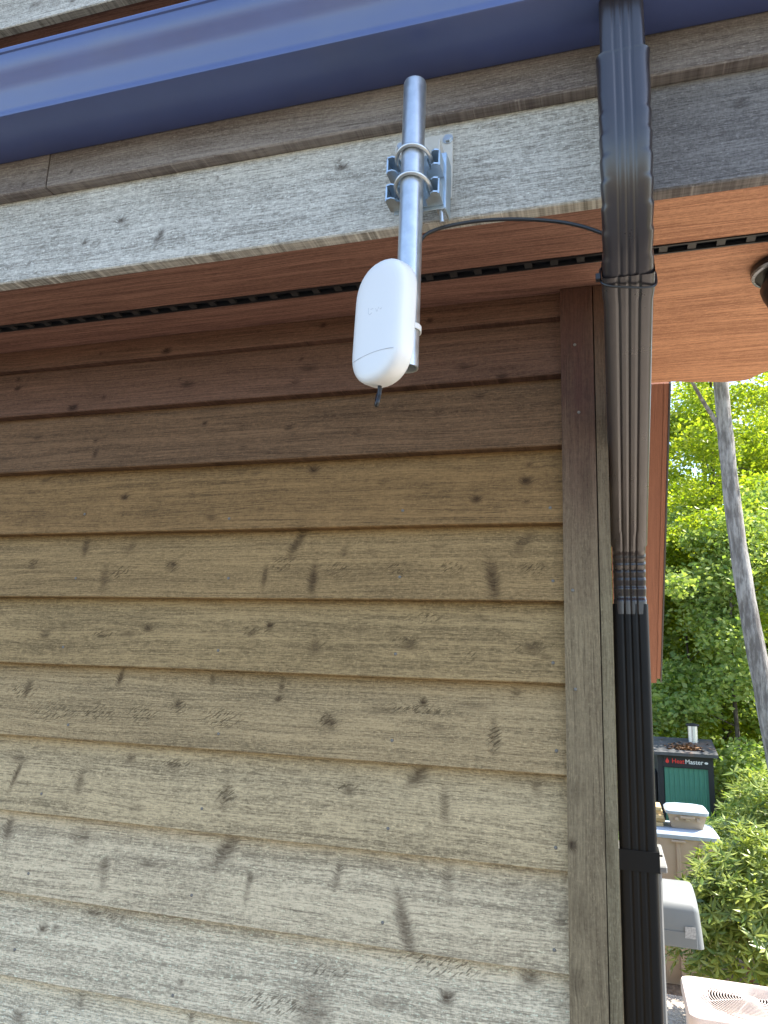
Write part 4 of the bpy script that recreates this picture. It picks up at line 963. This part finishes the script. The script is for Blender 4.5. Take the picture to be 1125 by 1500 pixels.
# low green growth on the forest floor
n = 16000
gx = rng.uniform(-5, 12, n); gy = 11 + rng.uniform(0, 1, n) ** 1.4 * 26
keep = ~((gx > .4) & (gx < 1.9) & (gy > 14.2) & (gy < 16.9)) & (np.sin(gx * 1.7) * np.sin(gy * 1.1) > -.55)
gx, gy = gx[keep], gy[keep]; P = np.stack([gx, gy, gz(gx, gy) + rng.uniform(0, .75, len(gx)) * (.6 + .4 * np.sin(gx * 2.3 + gy))], 1)
gc_ = leaf_mesh('ground_cover', *leaf_set(P, .085), L_DEEP, None, (3, 20, -3)); tag(gc_, 'low green undergrowth covering the forest floor', 'undergrowth', kind='stuff')

# laurel bushes: whorls of narrow leaves at twig ends
def bush(name, label, x, y, z0, w, h, nwhorl, leaf, lsz, stems, group=None, bark=M_BARKR, seed=1):
    r = np.random.default_rng(seed); t = thing(name, label, 'bush', (x, y, z0), group)
    Cs, Us, Ws = [], [], []; st = MB()
    for s in range(stems):
        a = s * 2.4 + seed; bx, by = x + .16 * math.cos(a) * w, y + .12 * math.sin(a) * w
        tp = Vector((x + .62 * w * math.cos(a) * r.uniform(.3, 1), y + .5 * w * math.sin(a) * r.uniform(.3, 1), z0 + h * r.uniform(.5, .85)))
        b = Vector((bx, by, z0 - .03)); md = b.lerp(tp, .45) + Vector((r.normal(0, .07), r.normal(0, .07), .05))
        st.tube([b, b.lerp(md, .5) + Vector((r.normal(0, .04), r.normal(0, .04), 0)), md, tp], [.034, .027, .02, .006], 7)
        for q in range(3):
            e = md.lerp(tp, r.uniform(0, .8)); f = e + Vector((r.normal(0, .28), r.normal(0, .28), r.uniform(.0, .35))); st.tube([e, e.lerp(f, .5) + Vector((0, 0, .04)), f], [.010, .007, .003], 5)
    st.obj('stems', bark, t, smooth=True)
    for i in range(nwhorl):
        d = r.normal(0, 1, 3); d /= np.linalg.norm(d); d[2] = abs(d[2]) * 1.0 - .25 * (r.uniform() < .45)
        rad = r.uniform(.5, 1.0) ** .5 * (1 + .16 * math.sin(d[0] * 7 + seed) * math.cos(d[1] * 6))
        c = np.array([x, y, z0 + h * .47]) + d * rad * np.array([w, w * .85, h * .55])
        if c[2] < z0 + .16 * h: continue
        ax = d * .7 + np.array([0, 0, .8]) + r.normal(0, .3, 3); ax /= np.linalg.norm(ax)
        e1 = np.cross(ax, [1, .2, .1]); e1 /= np.linalg.norm(e1); e2 = np.cross(ax, e1); ph = r.uniform(0, 6.28); nl = r.integers(6, 10)
        for k in range(nl):
            a = ph + 2 * math.pi * k / nl + r.normal(0, .15); out = e1 * math.cos(a) + e2 * math.sin(a)
            dr = out * .9 + ax * r.uniform(-.15, .55); dr /= np.linalg.norm(dr); L = lsz * r.uniform(.7, 1.2)
            Cs.append(c + dr * L * 1.05); Us.append(dr * L); sd_ = np.cross(dr, ax); sd_ /= np.linalg.norm(sd_) + 1e-9; Ws.append(sd_ * L * .24)
    leaf_mesh('foliage', np.array(Cs), np.array(Us), np.array(Ws), leaf, t, (x, y, z0 + .2 * h), fold=.35)
    return t
bush('laurel_bush', 'rounded laurel bush with narrow whorled leaves and red-brown stems behind the air conditioner', 1.22, 7.75, -2.93, .80, 1.62, 1500, L_BUSH, .062, 8, seed=3)
bush('laurel_bush', 'taller laurel bush with paler leaf tips growing past the rounded laurel', 1.85, 9.6, -3.0, .95, 2.1, 1300, L_BUSH, .066, 8, seed=5)
bush('round_shrub', 'small cool green shrub at the foot of the furnace front', 1.52, 13.4, -3.17, .5, 1.15, 420, L_DEEP, .07, 5, seed=8)
bush('round_shrub', 'dark green shrub beside the furnace under the leaning tree', 2.35, 14.3, -3.2, .8, 1.7, 700, L_DEEP, .08, 6, seed=9)
bush('round_shrub', 'low sunny shrub between the laurel bushes and the leaning tree', 2.3, 11.6, -3.1, .8, 1.75, 800, L_MID, .07, 6, seed=12)
